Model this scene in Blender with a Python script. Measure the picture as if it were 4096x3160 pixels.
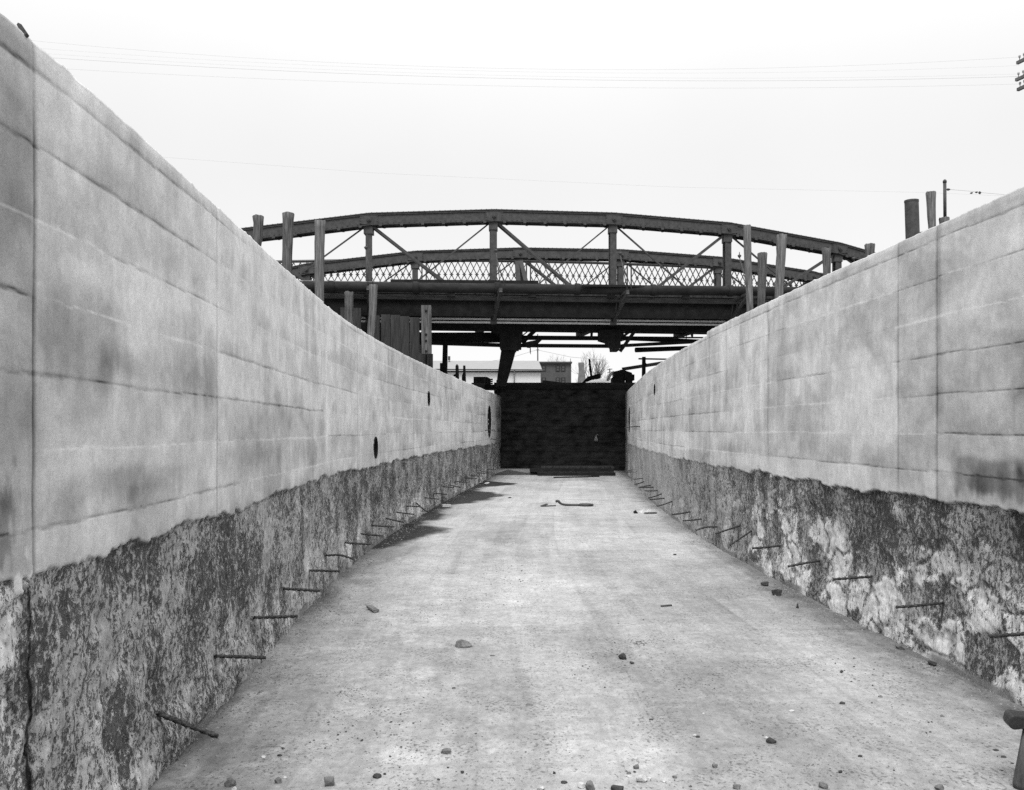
import bpy, bmesh, math, random
import numpy as np
from mathutils import Vector, Matrix

for o in list(bpy.data.objects):
    bpy.data.objects.remove(o)
S = bpy.context.scene
C = S.collection
R = math.radians

# ---------------------------------------------------------------- camera
EYE = 1.6
F = 3500.0            # focal length in pixels of the 4096 px wide plate
HX, HY = 2048.0, 1718.0
cd = bpy.data.cameras.new('camera')
cam = bpy.data.objects.new('camera', cd)
C.objects.link(cam)
cam.location = (0, 0, EYE)
cam.rotation_euler = (R(90), 0, 0)
cd.sensor_fit = 'HORIZONTAL'
cd.sensor_width = 36.0
cd.lens = 36.0 * F / 4096.0
cd.shift_y = 138.0 / 4096.0
cd.clip_start = 0.05
cd.clip_end = 3000
S.camera = cam

# ---------------------------------------------------------------- world: overcast, grey
SUN_EL, SUN_AZ = 56.0, 186.0
w = bpy.data.worlds.new('World')
S.world = w
w.use_nodes = True
nt = w.node_tree
nt.nodes.clear()
sky = nt.nodes.new('ShaderNodeTexSky')
sky.sky_type = 'NISHITA'
sky.sun_disc = False
sky.sun_elevation = R(SUN_EL)
sky.sun_rotation = R(SUN_AZ)
bw = nt.nodes.new('ShaderNodeRGBToBW')
tc = nt.nodes.new('ShaderNodeTexCoord')
cn = nt.nodes.new('ShaderNodeTexNoise')
cn.inputs['Scale'].default_value = 1.6
cn.inputs['Detail'].default_value = 5
mr = nt.nodes.new('ShaderNodeMapRange')
mr.inputs['From Min'].default_value = 0.3
mr.inputs['From Max'].default_value = 0.7
mr.inputs['To Min'].default_value = 0.95
mr.inputs['To Max'].default_value = 1.04
mx = nt.nodes.new('ShaderNodeMix')
mx.data_type = 'FLOAT'
mx.inputs[0].default_value = 0.8
cmb = nt.nodes.new('ShaderNodeCombineColor')
bg = nt.nodes.new('ShaderNodeBackground')
bg.inputs['Strength'].default_value = 0.1
wo = nt.nodes.new('ShaderNodeOutputWorld')
L = nt.links.new
L(sky.outputs[0], bw.inputs[0])
L(tc.outputs['Generated'], cn.inputs['Vector'])
L(cn.outputs[0], mr.inputs['Value'])
L(bw.outputs[0], mx.inputs[2])
# overcast: brighter overhead than toward the horizon
sep = nt.nodes.new('ShaderNodeSeparateXYZ')
L(tc.outputs['Generated'], sep.inputs[0])
el = nt.nodes.new('ShaderNodeMapRange')
el.interpolation_type = 'SMOOTHSTEP'
el.inputs['From Min'].default_value = 0.25
el.inputs['From Max'].default_value = 0.95
el.inputs['To Min'].default_value = 6.15
el.inputs['To Max'].default_value = 14.8
L(sep.outputs['Z'], el.inputs['Value'])
mul = nt.nodes.new('ShaderNodeMath'); mul.operation = 'MULTIPLY'
L(mr.outputs[0], mul.inputs[0]); L(el.outputs[0], mul.inputs[1])
L(mul.outputs[0], mx.inputs[3])
for i in range(3):
    L(mx.outputs[0], cmb.inputs[i])
L(cmb.outputs[0], bg.inputs['Color'])
L(bg.outputs[0], wo.inputs['Surface'])

sd = bpy.data.lights.new('sun', 'SUN')
sun = bpy.data.objects.new('sun', sd)
C.objects.link(sun)
sd.energy = 1.5
sd.angle = R(25)
sd.color = (1, 1, 1)
# sun direction: same azimuth convention as the sky (0 = +Y, clockwise seen from above)
_el, _az = R(SUN_EL), R(SUN_AZ)
_to = Vector((math.sin(_az) * math.cos(_el), math.cos(_az) * math.cos(_el), math.sin(_el)))
sun.rotation_euler = _to.to_track_quat('Z', 'Y').to_euler()
sun.location = (0, -10, 30)

S.view_settings.view_transform = 'Standard'
S.view_settings.look = 'None'
S.view_settings.gamma = 1
S.view_settings.exposure = 0.7
S.render.film_transparent = False
S.cycles.use_denoising = False
S.cycles.max_bounces = 6

# ---------------------------------------------------------------- helpers
def P(x, y, Z):
    """plate position (x, y) at distance Z -> point in the scene"""
    return Vector(((x - HX) / F * Z, Z, EYE + (HY - y) / F * Z))

def G(x, y, z=0.0):
    """plate position on the level z"""
    Z = (EYE - z) * F / (y - HY)
    return Vector(((x - HX) / F * Z, Z, z))

def props(o, label=None, cat=None, group=None, kind=None):
    if label: o['label'] = label
    if cat: o['category'] = cat
    if group: o['group'] = group
    if kind: o['kind'] = kind
    return o

class MB:
    def __init__(s):
        s.v = []; s.f = []; s.sm = []
    def _add(s, vs, fs, smooth=False):
        n = len(s.v)
        s.v += [tuple(p) for p in vs]
        s.f += [tuple(i + n for i in f) for f in fs]
        s.sm += [smooth] * len(fs)
    def hexa(s, c, ax, ay, az):
        c, ax, ay, az = Vector(c), Vector(ax), Vector(ay), Vector(az)
        vs = [c + ax * i + ay * j + az * k for k in (-1, 1) for j in (-1, 1) for i in (-1, 1)]
        s._add(vs, [(0, 2, 3, 1), (4, 5, 7, 6), (0, 1, 5, 4), (2, 6, 7, 3), (0, 4, 6, 2), (1, 3, 7, 5)])
        return s
    def box(s, c, size):
        return s.hexa(c, (size[0] / 2, 0, 0), (0, size[1] / 2, 0), (0, 0, size[2] / 2))
    def bar(s, a, b, wd, ht, up=(0, 0, 1)):
        a, b = Vector(a), Vector(b)
        d = b - a
        u = Vector(up)
        side = d.cross(u)
        if side.length < 1e-6:
            side = d.cross(Vector((0, 1, 0)))
        side.normalize()
        upv = side.cross(d).normalized()
        return s.hexa((a + b) / 2, d / 2, side * (wd / 2), upv * (ht / 2))
    def tube(s, pts, rad, n=10, cap=True, jag=0.0, rng=None, smooth=True):
        pts = [Vector(p) for p in pts]
        if not isinstance(rad, (list, tuple)):
            rad = [rad] * len(pts)
        vs = []
        ref = None
        for i, p in enumerate(pts):
            t = (pts[min(i + 1, len(pts) - 1)] - pts[max(i - 1, 0)]).normalized()
            if ref is None:
                ref = Vector((0, 0, 1)) if abs(t.z) < .9 else Vector((0, 1, 0))
            e1 = t.cross(ref).normalized()
            e2 = e1.cross(t).normalized()
            ref = e2
            for k in range(n):
                a = 2 * math.pi * k / n
                r = rad[i] * (1 + (rng.uniform(-jag, jag) if rng else 0))
                vs.append(p + e1 * (r * math.cos(a)) + e2 * (r * math.sin(a)))
        fs = []
        for i in range(len(pts) - 1):
            for k in range(n):
                fs.append((i * n + k, i * n + (k + 1) % n, (i + 1) * n + (k + 1) % n, (i + 1) * n + k))
        s._add(vs, fs, smooth)
        if cap:
            m = (len(pts) - 1) * n
            s._add([vs[k] for k in range(n)], [tuple(range(n))][:1])
            s._add([vs[m + k] for k in range(n)], [tuple(range(n))])
        return s
    def prism(s, pts, h):
        """polygon pts extruded by vector h"""
        n = len(pts); h = Vector(h)
        a = [Vector(p) for p in pts]
        s._add(a + [p + h for p in a], [tuple(range(n)), tuple(range(2 * n - 1, n - 1, -1))] +
               [(i, (i + 1) % n, n + (i + 1) % n, n + i) for i in range(n)])
        return s
    def hull(s, pts):
        bm = bmesh.new()
        for p in pts: bm.verts.new(p)
        r = bmesh.ops.convex_hull(bm, input=bm.verts)
        for v in [v for v in bm.verts if not v.link_faces]: bm.verts.remove(v)
        bm.verts.index_update()
        s._add([v.co.copy() for v in bm.verts], [tuple(v.index for v in f.verts) for f in bm.faces])
        bm.free()
        return s
    def build(s, name, m, parent=None, loc=None):
        me = bpy.data.meshes.new(name)
        off = Vector((0, 0, 0))
        if parent is not None:
            off = Vector(parent.get('_o', (0, 0, 0)))
        elif loc is not None:
            off = Vector(loc)
        me.from_pydata([(p[0] - off.x, p[1] - off.y, p[2] - off.z) for p in s.v], [], s.f)
        me.polygons.foreach_set('use_smooth', s.sm)
        me.materials.append(m)
        bm = bmesh.new(); bm.from_mesh(me)
        bmesh.ops.remove_doubles(bm, verts=bm.verts, dist=1e-6)
        bmesh.ops.recalc_face_normals(bm, faces=bm.faces)
        bm.to_mesh(me); bm.free()
        o = bpy.data.objects.new(name, me)
        C.objects.link(o)
        if parent is not None:
            o.parent = parent
            o['_o'] = tuple(off)
        else:
            o.location = off
            o['_o'] = tuple(off)
        return o

def thing(name, loc, label, cat, group=None):
    o = bpy.data.objects.new(name, None)
    C.objects.link(o)
    o.location = loc
    o['_o'] = tuple(loc)
    return props(o, label, cat, group)

# ---------------------------------------------------------------- noise
def _h(ix, iy, seed):
    n = (ix.astype(np.int64) * 374761393 + iy.astype(np.int64) * 668265263 + seed * 1442695041) & 0xffffffff
    n = ((n ^ (n >> 13)) * 1274126177) & 0xffffffff
    n = ((n ^ (n >> 16)) * 2246822519) & 0xffffffff
    return ((n ^ (n >> 15)) & 0xffffff) / float(0xffffff)

def vn(u, v, seed=0):
    iu, iv = np.floor(u), np.floor(v)
    fu, fv = u - iu, v - iv
    fu = fu * fu * (3 - 2 * fu); fv = fv * fv * (3 - 2 * fv)
    a, b = _h(iu, iv, seed), _h(iu + 1, iv, seed)
    c, d = _h(iu, iv + 1, seed), _h(iu + 1, iv + 1, seed)
    return (a * (1 - fu) + b * fu) * (1 - fv) + (c * (1 - fu) + d * fu) * fv

def fbm(u, v, seed=0, o=4):
    t = 0; a = 1; s = 0
    for i in range(o):
        t = t + a * vn(u * 2 ** i, v * 2 ** i, seed + i * 17); s += a; a *= .5
    return t / s

def ss(a, b, x):
    t = np.clip((x - a) / (b - a), 0, 1)
    return t * t * (3 - 2 * t)

def cell(u, v, seed):
    """distance to nearest / second nearest jittered point, and its id value"""
    iu, iv = np.floor(u), np.floor(v)
    d1 = np.full(u.shape, 9.0); d2 = d1.copy(); idv = np.zeros(u.shape)
    for a in (-1, 0, 1):
        for b in (-1, 0, 1):
            px = iu + a + _h(iu + a, iv + b, seed); py = iv + b + _h(iu + a, iv + b, seed + 5)
            d = np.hypot(px - u, py - v)
            near = d < d1
            d2 = np.where(near, d1, np.minimum(d2, d))
            idv = np.where(near, _h(iu + a, iv + b, seed + 9), idv)
            d1 = np.where(near, d, d1)
    return d1, d2, idv

# ---------------------------------------------------------------- materials
def nmat(name):
    m = bpy.data.materials.new(name)
    m.use_nodes = True
    t = m.node_tree
    b = t.nodes['Principled BSDF']
    return m, t, b

def noise_node(t, vec, scale, detail=4, rough=.6, dist=0.0):
    n = t.nodes.new('ShaderNodeTexNoise')
    n.inputs['Scale'].default_value = scale
    n.inputs['Detail'].default_value = detail
    n.inputs['Roughness'].default_value = rough
    n.inputs['Distortion'].default_value = dist
    t.links.new(vec, n.inputs['Vector'])
    return n.outputs[0]

def mapping(t, vec, scale):
    m = t.nodes.new('ShaderNodeMapping')
    m.inputs['Scale'].default_value = scale
    t.links.new(vec, m.inputs['Vector'])
    return m.outputs[0]

def mth(t, op, a, b=None, c=None):
    n = t.nodes.new('ShaderNodeMath')
    n.operation = op
    for i, x in enumerate((a, b, c)):
        if x is None: continue
        if isinstance(x, (int, float)): n.inputs[i].default_value = x
        else: t.links.new(x, n.inputs[i])
    return n.outputs[0]

def rng_node(t, x, a, b, lo, hi):
    n = t.nodes.new('ShaderNodeMapRange')
    n.inputs['From Min'].default_value = a
    n.inputs['From Max'].default_value = b
    n.inputs['To Min'].default_value = lo
    n.inputs['To Max'].default_value = hi
    t.links.new(x, n.inputs['Value'])
    return n.outputs[0]

def grey(t, x):
    c = t.nodes.new('ShaderNodeCombineColor')
    for i in range(3): t.links.new(x, c.inputs[i])
    return c.outputs[0]

def bump(t, b, h, strength, dist):
    n = t.nodes.new('ShaderNodeBump')
    if isinstance(strength, (int, float)): n.inputs['Strength'].default_value = strength
    else: t.links.new(strength, n.inputs['Strength'])
    n.inputs['Distance'].default_value = dist
    t.links.new(h, n.inputs['Height'])
    t.links.new(n.outputs[0], b.inputs['Normal'])

def attr(t, name):
    n = t.nodes.new('ShaderNodeAttribute')
    n.attribute_name = name
    return n.outputs['Fac']

def objco(t):
    return t.nodes.new('ShaderNodeTexCoord').outputs['Object']

def mat_simple(name, col, rough=.8, scale=6, amp=.5, stretch=(1, 1, 1), spec=.3, bmp=.3, bd=.01, metal=0, detail=5):
    m, t, b = nmat(name)
    v = mapping(t, objco(t), stretch)
    n = noise_node(t, v, scale, detail, .65)
    f = rng_node(t, n, .3, .7, col * (1 - amp), col * (1 + amp))
    t.links.new(grey(t, f), b.inputs['Base Color'])
    b.inputs['Roughness'].default_value = rough
    b.inputs['Specular IOR Level'].default_value = spec
    b.inputs['Metallic'].default_value = metal
    if bmp: bump(t, b, n, bmp, bd)
    return m

def mat_wall():
    m, t, b = nmat('cast_concrete')
    o = objco(t)
    tone, rg = attr(t, 'tone'), attr(t, 'rough')
    streak = noise_node(t, mapping(t, o, (30, 30, 2.2)), 1.0, 4, .6, .2)
    fine = noise_node(t, mapping(t, o, (1, 1, .8)), 95, 5, .7)
    med = noise_node(t, mapping(t, o, (4, 4, 3)), 1.0, 6, .65, .3)
    f1 = rng_node(t, streak, .3, .7, .962, 1.03)
    md2 = noise_node(t, mapping(t, o, (17, 17, 12)), 1.0, 5, .7, .4)
    f4 = rng_node(t, md2, .3, .7, .88, 1.10)
    f2 = rng_node(t, fine, .3, .7, .90, 1.10)
    f3 = mth(t, 'MULTIPLY', rng_node(t, med, .3, .7, .84, 1.14), f4)
    base = mth(t, 'MULTIPLY', mth(t, 'MULTIPLY', tone, f1), mth(t, 'MULTIPLY', f2, f3))
    # coarse pitted lower band: vertical drawn-out voids and smears
    pit = noise_node(t, mapping(t, o, (36, 36, 25)), 1.0, 6, .66, .25)
    pit2 = noise_node(t, mapping(t, o, (120, 120, 95)), 1.0, 4, .65, .2)
    dens = noise_node(t, mapping(t, o, (3.2, 3.2, 2.6)), 1.0, 3, .55)
    thr = mth(t, 'ADD', rng_node(t, dens, .35, .65, -.06, .045), attr(t, 'pit'))
    p = mth(t, 'ADD', mth(t, 'ADD', mth(t, 'MULTIPLY', pit, .62), mth(t, 'MULTIPLY', pit2, .38)), thr)
    hole = rng_node(t, p, .49, .60, 0, 1)
    smear = noise_node(t, mapping(t, o, (55, 55, 9)), 1.0, 5, .65, .3)
    sm = mth(t, 'MULTIPLY', rng_node(t, smear, .35, .68, .80, 1.28), rng_node(t, md2, .3, .7, .75, 1.25))
    rb = mth(t, 'MULTIPLY', mth(t, 'MULTIPLY', tone, sm), f2)
    dark = mth(t, 'MULTIPLY', rb, .24)
    mixn = t.nodes.new('ShaderNodeMix'); mixn.data_type = 'FLOAT'
    t.links.new(hole, mixn.inputs[0]); t.links.new(rb, mixn.inputs[2]); t.links.new(dark, mixn.inputs[3])
    mx2 = t.nodes.new('ShaderNodeMix'); mx2.data_type = 'FLOAT'
    t.links.new(rg, mx2.inputs[0]); t.links.new(base, mx2.inputs[2]); t.links.new(mixn.outputs[0], mx2.inputs[3])
    t.links.new(grey(t, mx2.outputs[0]), b.inputs['Base Color'])
    b.inputs['Roughness'].default_value = .92
    b.inputs['Specular IOR Level'].default_value = .15
    hh = mth(t, 'SUBTRACT', mth(t, 'MULTIPLY', fine, .12),
             mth(t, 'MULTIPLY', mth(t, 'MULTIPLY', hole, 1.0), rg))
    bump(t, b, hh, .9, .022)
    return m

def mat_floor():
    m, t, b = nmat('dusty_concrete_floor')
    o = objco(t)
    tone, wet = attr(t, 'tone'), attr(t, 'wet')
    big = noise_node(t, o, 1.3, 6, .62, .4)
    grain = noise_node(t, mapping(t, o, (22, 15, 1)), 1.0, 6, .68, .3)
    fine = noise_node(t, o, 120, 4, .75)
    sp = noise_node(t, mapping(t, o, (52, 40, 1)), 1.0, 3, .6)
    dirt = noise_node(t, o, 3.1, 3, .5)
    thr = rng_node(t, dirt, .4, .65, 0, .09)
    speck = rng_node(t, mth(t, 'ADD', sp, thr), .61, .70, 1, .48)
    x = mth(t, 'MULTIPLY', mth(t, 'MULTIPLY', tone, mth(t, 'MULTIPLY', rng_node(t, big, .3, .7, .87, 1.10), rng_node(t, noise_node(t, o, 6.5, 5, .65, .3), .3, .7, .86, 1.12))),
            mth(t, 'MULTIPLY', rng_node(t, grain, .3, .7, .76, 1.19), rng_node(t, fine, .3, .7, .82, 1.18)))
    x = mth(t, 'MULTIPLY', x, speck)
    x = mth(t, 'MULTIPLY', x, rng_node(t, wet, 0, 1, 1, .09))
    t.links.new(grey(t, x), b.inputs['Base Color'])
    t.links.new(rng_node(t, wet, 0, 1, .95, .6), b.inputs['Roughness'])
    b.inputs['Specular IOR Level'].default_value = .15
    bump(t, b, mth(t, 'ADD', mth(t, 'MULTIPLY', fine, .5), grain), .35, .01)
    return m

M_WALL, M_FLOOR = mat_wall(), mat_floor()
M = dict(
    iron=mat_simple('painted_iron', .045, .6, 9, .45, spec=.35, bmp=.15),
    iron_far=mat_simple('weathered_iron', .06, .7, 5, .35, spec=.3, bmp=.1),
    eyebar=mat_simple('bright_worn_iron', .42, .5, 8, .4, (1, 1, 6), spec=.5),
    rail=mat_simple('railing_iron', .055, .6, 12, .3),
    railtop=mat_simple('worn_rail_iron', .16, .5, 12, .3),
    pipe=mat_simple('cast_iron_pipe', .020, .8, 5, .5, (.4, 1, 1), spec=.2),
    rust=mat_simple('rusty_bar', .055, .8, 60, .9, bmp=.5, bd=.004),
    pile=mat_simple('weathered_pile_wood', .085, .85, 1.0, .85, (26, 26, 1.6), bmp=.6, bd=.02),
    pile_lt=mat_simple('bleached_pile_wood', .12, .85, 1.0, .8, (24, 24, 1.5), bmp=.6, bd=.02),
    plank_dk=mat_simple('dark_sheet_plank', .030, .85, 1.0, .8, (12, 12, 1.2), bmp=.4, bd=.01),
    timber=mat_simple('grey_timber', .055, .85, 1.0, .5, (1.2, 14, 14), bmp=.4, bd=.01),
    black=mat_simple('tarred_timber', .016, .8, 4, .5, spec=.15, bmp=.3),
    bulk=mat_simple('tarred_bulkhead_board', .027, .85, 2.2, .9, (1, 1, 2), spec=.12, bmp=.3),
    shed_wall=mat_simple('white_boarding', .62, .8, 4, .08, (3, 3, .5), bmp=0),
    shed_roof=mat_simple('pale_roofing', .27, .8, 3, .08, (.5, 2, 2), bmp=0),
    gutter=mat_simple('dark_gutter', .05, .7, 3, .2, bmp=0),
    brick=mat_simple('dark_brick', .07, .9, 1.2, .25, bmp=0),
    pane=mat_simple('window_void', .02, .5, 3, .3, bmp=0),
    kiln=mat_simple('sooty_pale_brick', .15, .9, 1.4, .35, bmp=0),
    bark=mat_simple('grey_bark', .075, .9, 5, .3, bmp=0),
    pole=mat_simple('pole_wood', .12, .85, 3, .3, bmp=0),
    wire=mat_simple('wire_iron', .38, .6, 3, .1, bmp=0),
    glass=mat_simple('insulator_glass', .35, .3, 3, .1, bmp=0),
    stone_d=mat_simple('dark_broken_stone', .05, .9, 22, .6, bmp=.7, bd=.01),
    stone_m=mat_simple('grey_broken_stone', .15, .9, 26, .5, bmp=.7, bd=.01),
    stone_l=mat_simple('pale_mortared_stone', .50, .9, 30, .3, bmp=.7, bd=.01),
    grit=mat_simple('floor_grit', .22, .95, 40, .6, bmp=0),
    chip=mat_simple('wood_chip_litter', .07, .95, 40, .6, bmp=0),
    foam=mat_simple('white_foam_water', .85, .5, 3, .08, (1, 1, 4), spec=.4, bmp=.2, bd=.05),
    cloth=mat_simple('pale_rag', .25, .9, 12, .2, bmp=.4),
    earth=mat_simple('bare_earth', .18, .95, .6, .3, bmp=.3, bd=.05),
    tool=mat_simple('worn_dark_wood', .03, .55, 1.0, .6, (16, 50, 16), spec=.4, bmp=.4, bd=.003),
    toolg=mat_simple('worn_grey_leg_wood', .09, .8, 1.0, .6, (30, 30, 5), bmp=.3, bd=.003),
)

# ---------------------------------------------------------------- channel plan (curving to the right)
_YL = [-8, 2.7, 3.96, 4.44, 5.79, 7.5, 8.58, 10.6, 12.25, 15, 18.5, 23, 26.3, 32.0, 34, 37]
_XL = [-1.50, -1.585, -1.61, -1.64, -1.73, -1.82, -1.875, -1.92, -1.885, -1.79, -1.57, -1.23, -.95, -.50, -.43, -.32]
_YR = [-8, 3, 5.06, 5.75, 6.88, 8.1, 9.6, 11.36, 13.2, 17.2, 20.5, 27.9, 30.8, 36]
_XR = [3.1, 3.0, 2.96, 2.94, 2.88, 2.845, 2.82, 2.79, 2.80, 2.97, 3.17, 3.80, 4.05, 4.62]
_g = np.arange(-10, 40, .05)
_k = np.exp(-.5 * (np.arange(-60, 61) * .05 / .8) ** 2); _k /= _k.sum()
def _smooth(X, Y):
    y = np.interp(_g, X, Y)
    return np.convolve(np.pad(y, 60, mode='edge'), _k, mode='valid')
_gl, _gr = _smooth(_YL, _XL), _smooth(_YR, _XR)
def XL(Y): return np.interp(Y, _g, _gl)
def XR(Y): return np.interp(Y, _g, _gr)
Y_END = 34.0
HL = 2.87

def ysteps(y0, k):
    ys = list(np.arange(-6, y0, .12))
    y = y0
    while y < Y_END + .1:
        ys.append(y); y += max(.006, k * y)
    return np.array(ys)

def grid_mesh(name, X, Y, Z, mat, attrs, extra_rows=None, flip=False):
    nr, nc = X.shape
    co = np.stack([X, Y, Z], -1).reshape(-1, 3)
    i = np.arange((nr - 1) * (nc - 1)); r = i // (nc - 1); c = i % (nc - 1)
    a = r * nc + c
    q = np.stack([a, a + 1, a + nc + 1, a + nc], 1)
    if flip: q = q[:, ::-1]
    me = bpy.data.meshes.new(name)
    me.vertices.add(len(co)); me.vertices.foreach_set('co', co.astype(np.float32).ravel())
    me.loops.add(q.size); me.loops.foreach_set('vertex_index', q.astype(np.int32).ravel())
    me.polygons.add(len(q)); me.polygons.foreach_set('loop_start', np.arange(0, q.size, 4, dtype=np.int32))
    me.polygons.foreach_set('loop_total', np.full(len(q), 4, dtype=np.int32))
    me.polygons.foreach_set('use_smooth', np.ones(len(q), dtype=bool))
    me.update(calc_edges=True)
    for k, val in attrs.items():
        at = me.attributes.new(k, 'FLOAT', 'POINT')
        at.data.foreach_set('value', val.astype(np.float32).ravel())
    me.materials.append(mat)
    o = bpy.data.objects.new(name, me)
    C.objects.link(o)
    return o

def wall_hit(x, y, left):
    f = XL if left else XR
    sx = (x - HX) / F
    Ys = np.arange(1.5, 34, .01)
    d = f(Ys) - sx * Ys
    i = int(np.argmax(d > 0)) if left else int(np.argmax(d < 0))
    Y = float(Ys[i])
    return Vector((float(f(Y)), Y, EYE + (HY - y) / F * Y)), Y
barsL = [(648, 2861, 871, 2946, 0, 'thick bent steel bar drooping from the left wall, nearest the camera'),
 (874, 2625, 1063, 2631, 0, ''), (1028, 2470, 1190, 2464, 0, ''), (1144, 2355, 1280, 2363, 0, ''), (1240, 2282, 1357, 2285, 0, ''),
 (1312, 2222, 1414, 2237, 9, 'steel bar with a curved drooping tip in the left wall'),
 (1386, 2171, 1482, 2177, 0, ''), (1445, 2135, 1529, 2143, 0, ''), (1497, 2102, 1577, 2107, 0, ''), (1545, 2073, 1617, 2089, 0, ''),
 (1588, 2049, 1656, 2057, 0, ''), (1629, 2025, 1682, 2028, 0, 'short level steel bar in the left wall, its end crossed by a sloping one'),
 (1666, 2013, 1709, 2047, 0, 'steeply sloping steel bar in the left wall, pointing down to the floor'),
 (1702, 1991, 1757, 1997, 0, ''), (1735, 1975, 1788, 1978, 0, ''), (1767, 1944, 1816, 1950, 0, ''), (1795, 1939, 1844, 1949, 0, ''),
 (1822, 1926, 1867, 1930, 0, ''), (1849, 1912, 1884, 1914, 0, ''), (1866, 1909, 1908, 1915, 0, ''), (1887, 1901, 1929, 1905, 0, ''),
 (1911, 1891, 1964, 1896, 0, ''), (1928, 1886, 1962, 1889, 0, ''), (1950, 1877, 1985, 1880, 0, ''), (1940, 1722, 1979, 1721, 0, 'small bar across the lower part of the big round opening on the left'),
 (1963, 1755, 2003, 1760, 0, 'thicker black bar under the big round opening on the left')]
barsR = [(4099, 2535, 3959, 2545, 0, ''), (3753, 2413, 3584, 2429, 0, ''), (3472, 2307, 3334, 2317, 0, ''), (3275, 2243, 3151, 2266, 0, ''),
 (3117, 2183, 3009, 2193, 0, ''), (3004, 2125, 2919, 2181, 0, 'steel bar in the right wall sloping steeply down to the left'), (2951, 2105, 2861, 2135, 0, ''),
 (2867, 2108, 2783, 2122, -7, 'arched steel bar with drooping tip in the right wall'), (2805, 2076, 2731, 2083, 0, ''), (2756, 2048, 2687, 2058, 0, ''),
 (2687, 2006, 2627, 2025, 0, ''), (2657, 1993, 2599, 1998, 0, ''), (2644, 1976, 2593, 1992, 0, ''), (2629, 1962, 2577, 1963, 0, ''), (2612, 1949, 2554, 1950, 0, ''),
 (2601, 1941, 2557, 1949, 0, ''), (2575, 1927, 2537, 1938, 0, ''), (2570, 1913, 2532, 1917, 0, ''), (2535, 1888, 2502, 1890, 0, ''), (2528, 1880, 2495, 1883, 0, ''), (2560, 1706, 2499, 1710, 0, 'small bar sticking out over the round opening in the right wall')]
BARPOS = {True: [], False: []}
for _l, _b in ((True, barsL), (False, barsR)):
    for _q in _b:
        _p, _y = wall_hit(_q[0], _q[1], _l)
        BARPOS[_l].append((_y, _p.z))

# lines that read as dark cracks (.65) or pale fins (.35): line number, from, to, value
LFORCE = [(1, 4, 9, .36), (2, 3, 5, .56), (2, 5, 8.7, .70), (3, 2.9, 5, .38), (4, 2.5, 3.5, .36), (4, 3.7, 5, .62), (5, 2.5, 4.9, .75), (6, 2.95, 5, .60), (6, 5.2, 8, .52), (0, 3.1, 3.7, .6),
          (1, 9, 13, .60), (2, 9, 13, .50), (1, 19, 27, .68), (0, 22, 33, .6)]
RFORCE = [(1, 6, 11, .34), (1, 11.4, 12.4, .72), (1, 4.6, 5.9, .62), (2, 6.6, 9, .38), (2, 12.4, 24, .72), (2, 11.6, 12.4, .6), (3, 6.6, 8, .45), (4, 4.6, 6.6, .38), (3, 4.6, 6.5, .60), (4, 6.6, 10, .55),
          (5, 6.6, 9, .38), (5, 9, 11.4, .6), (5, 5.9, 6.6, .65), (6, 6.55, 8.5, .62), (6, 8.5, 12, .56), (0, 6.7, 10, .58), (0, 5.9, 6.6, .6), (4, 11.5, 12.4, .66)]
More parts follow.
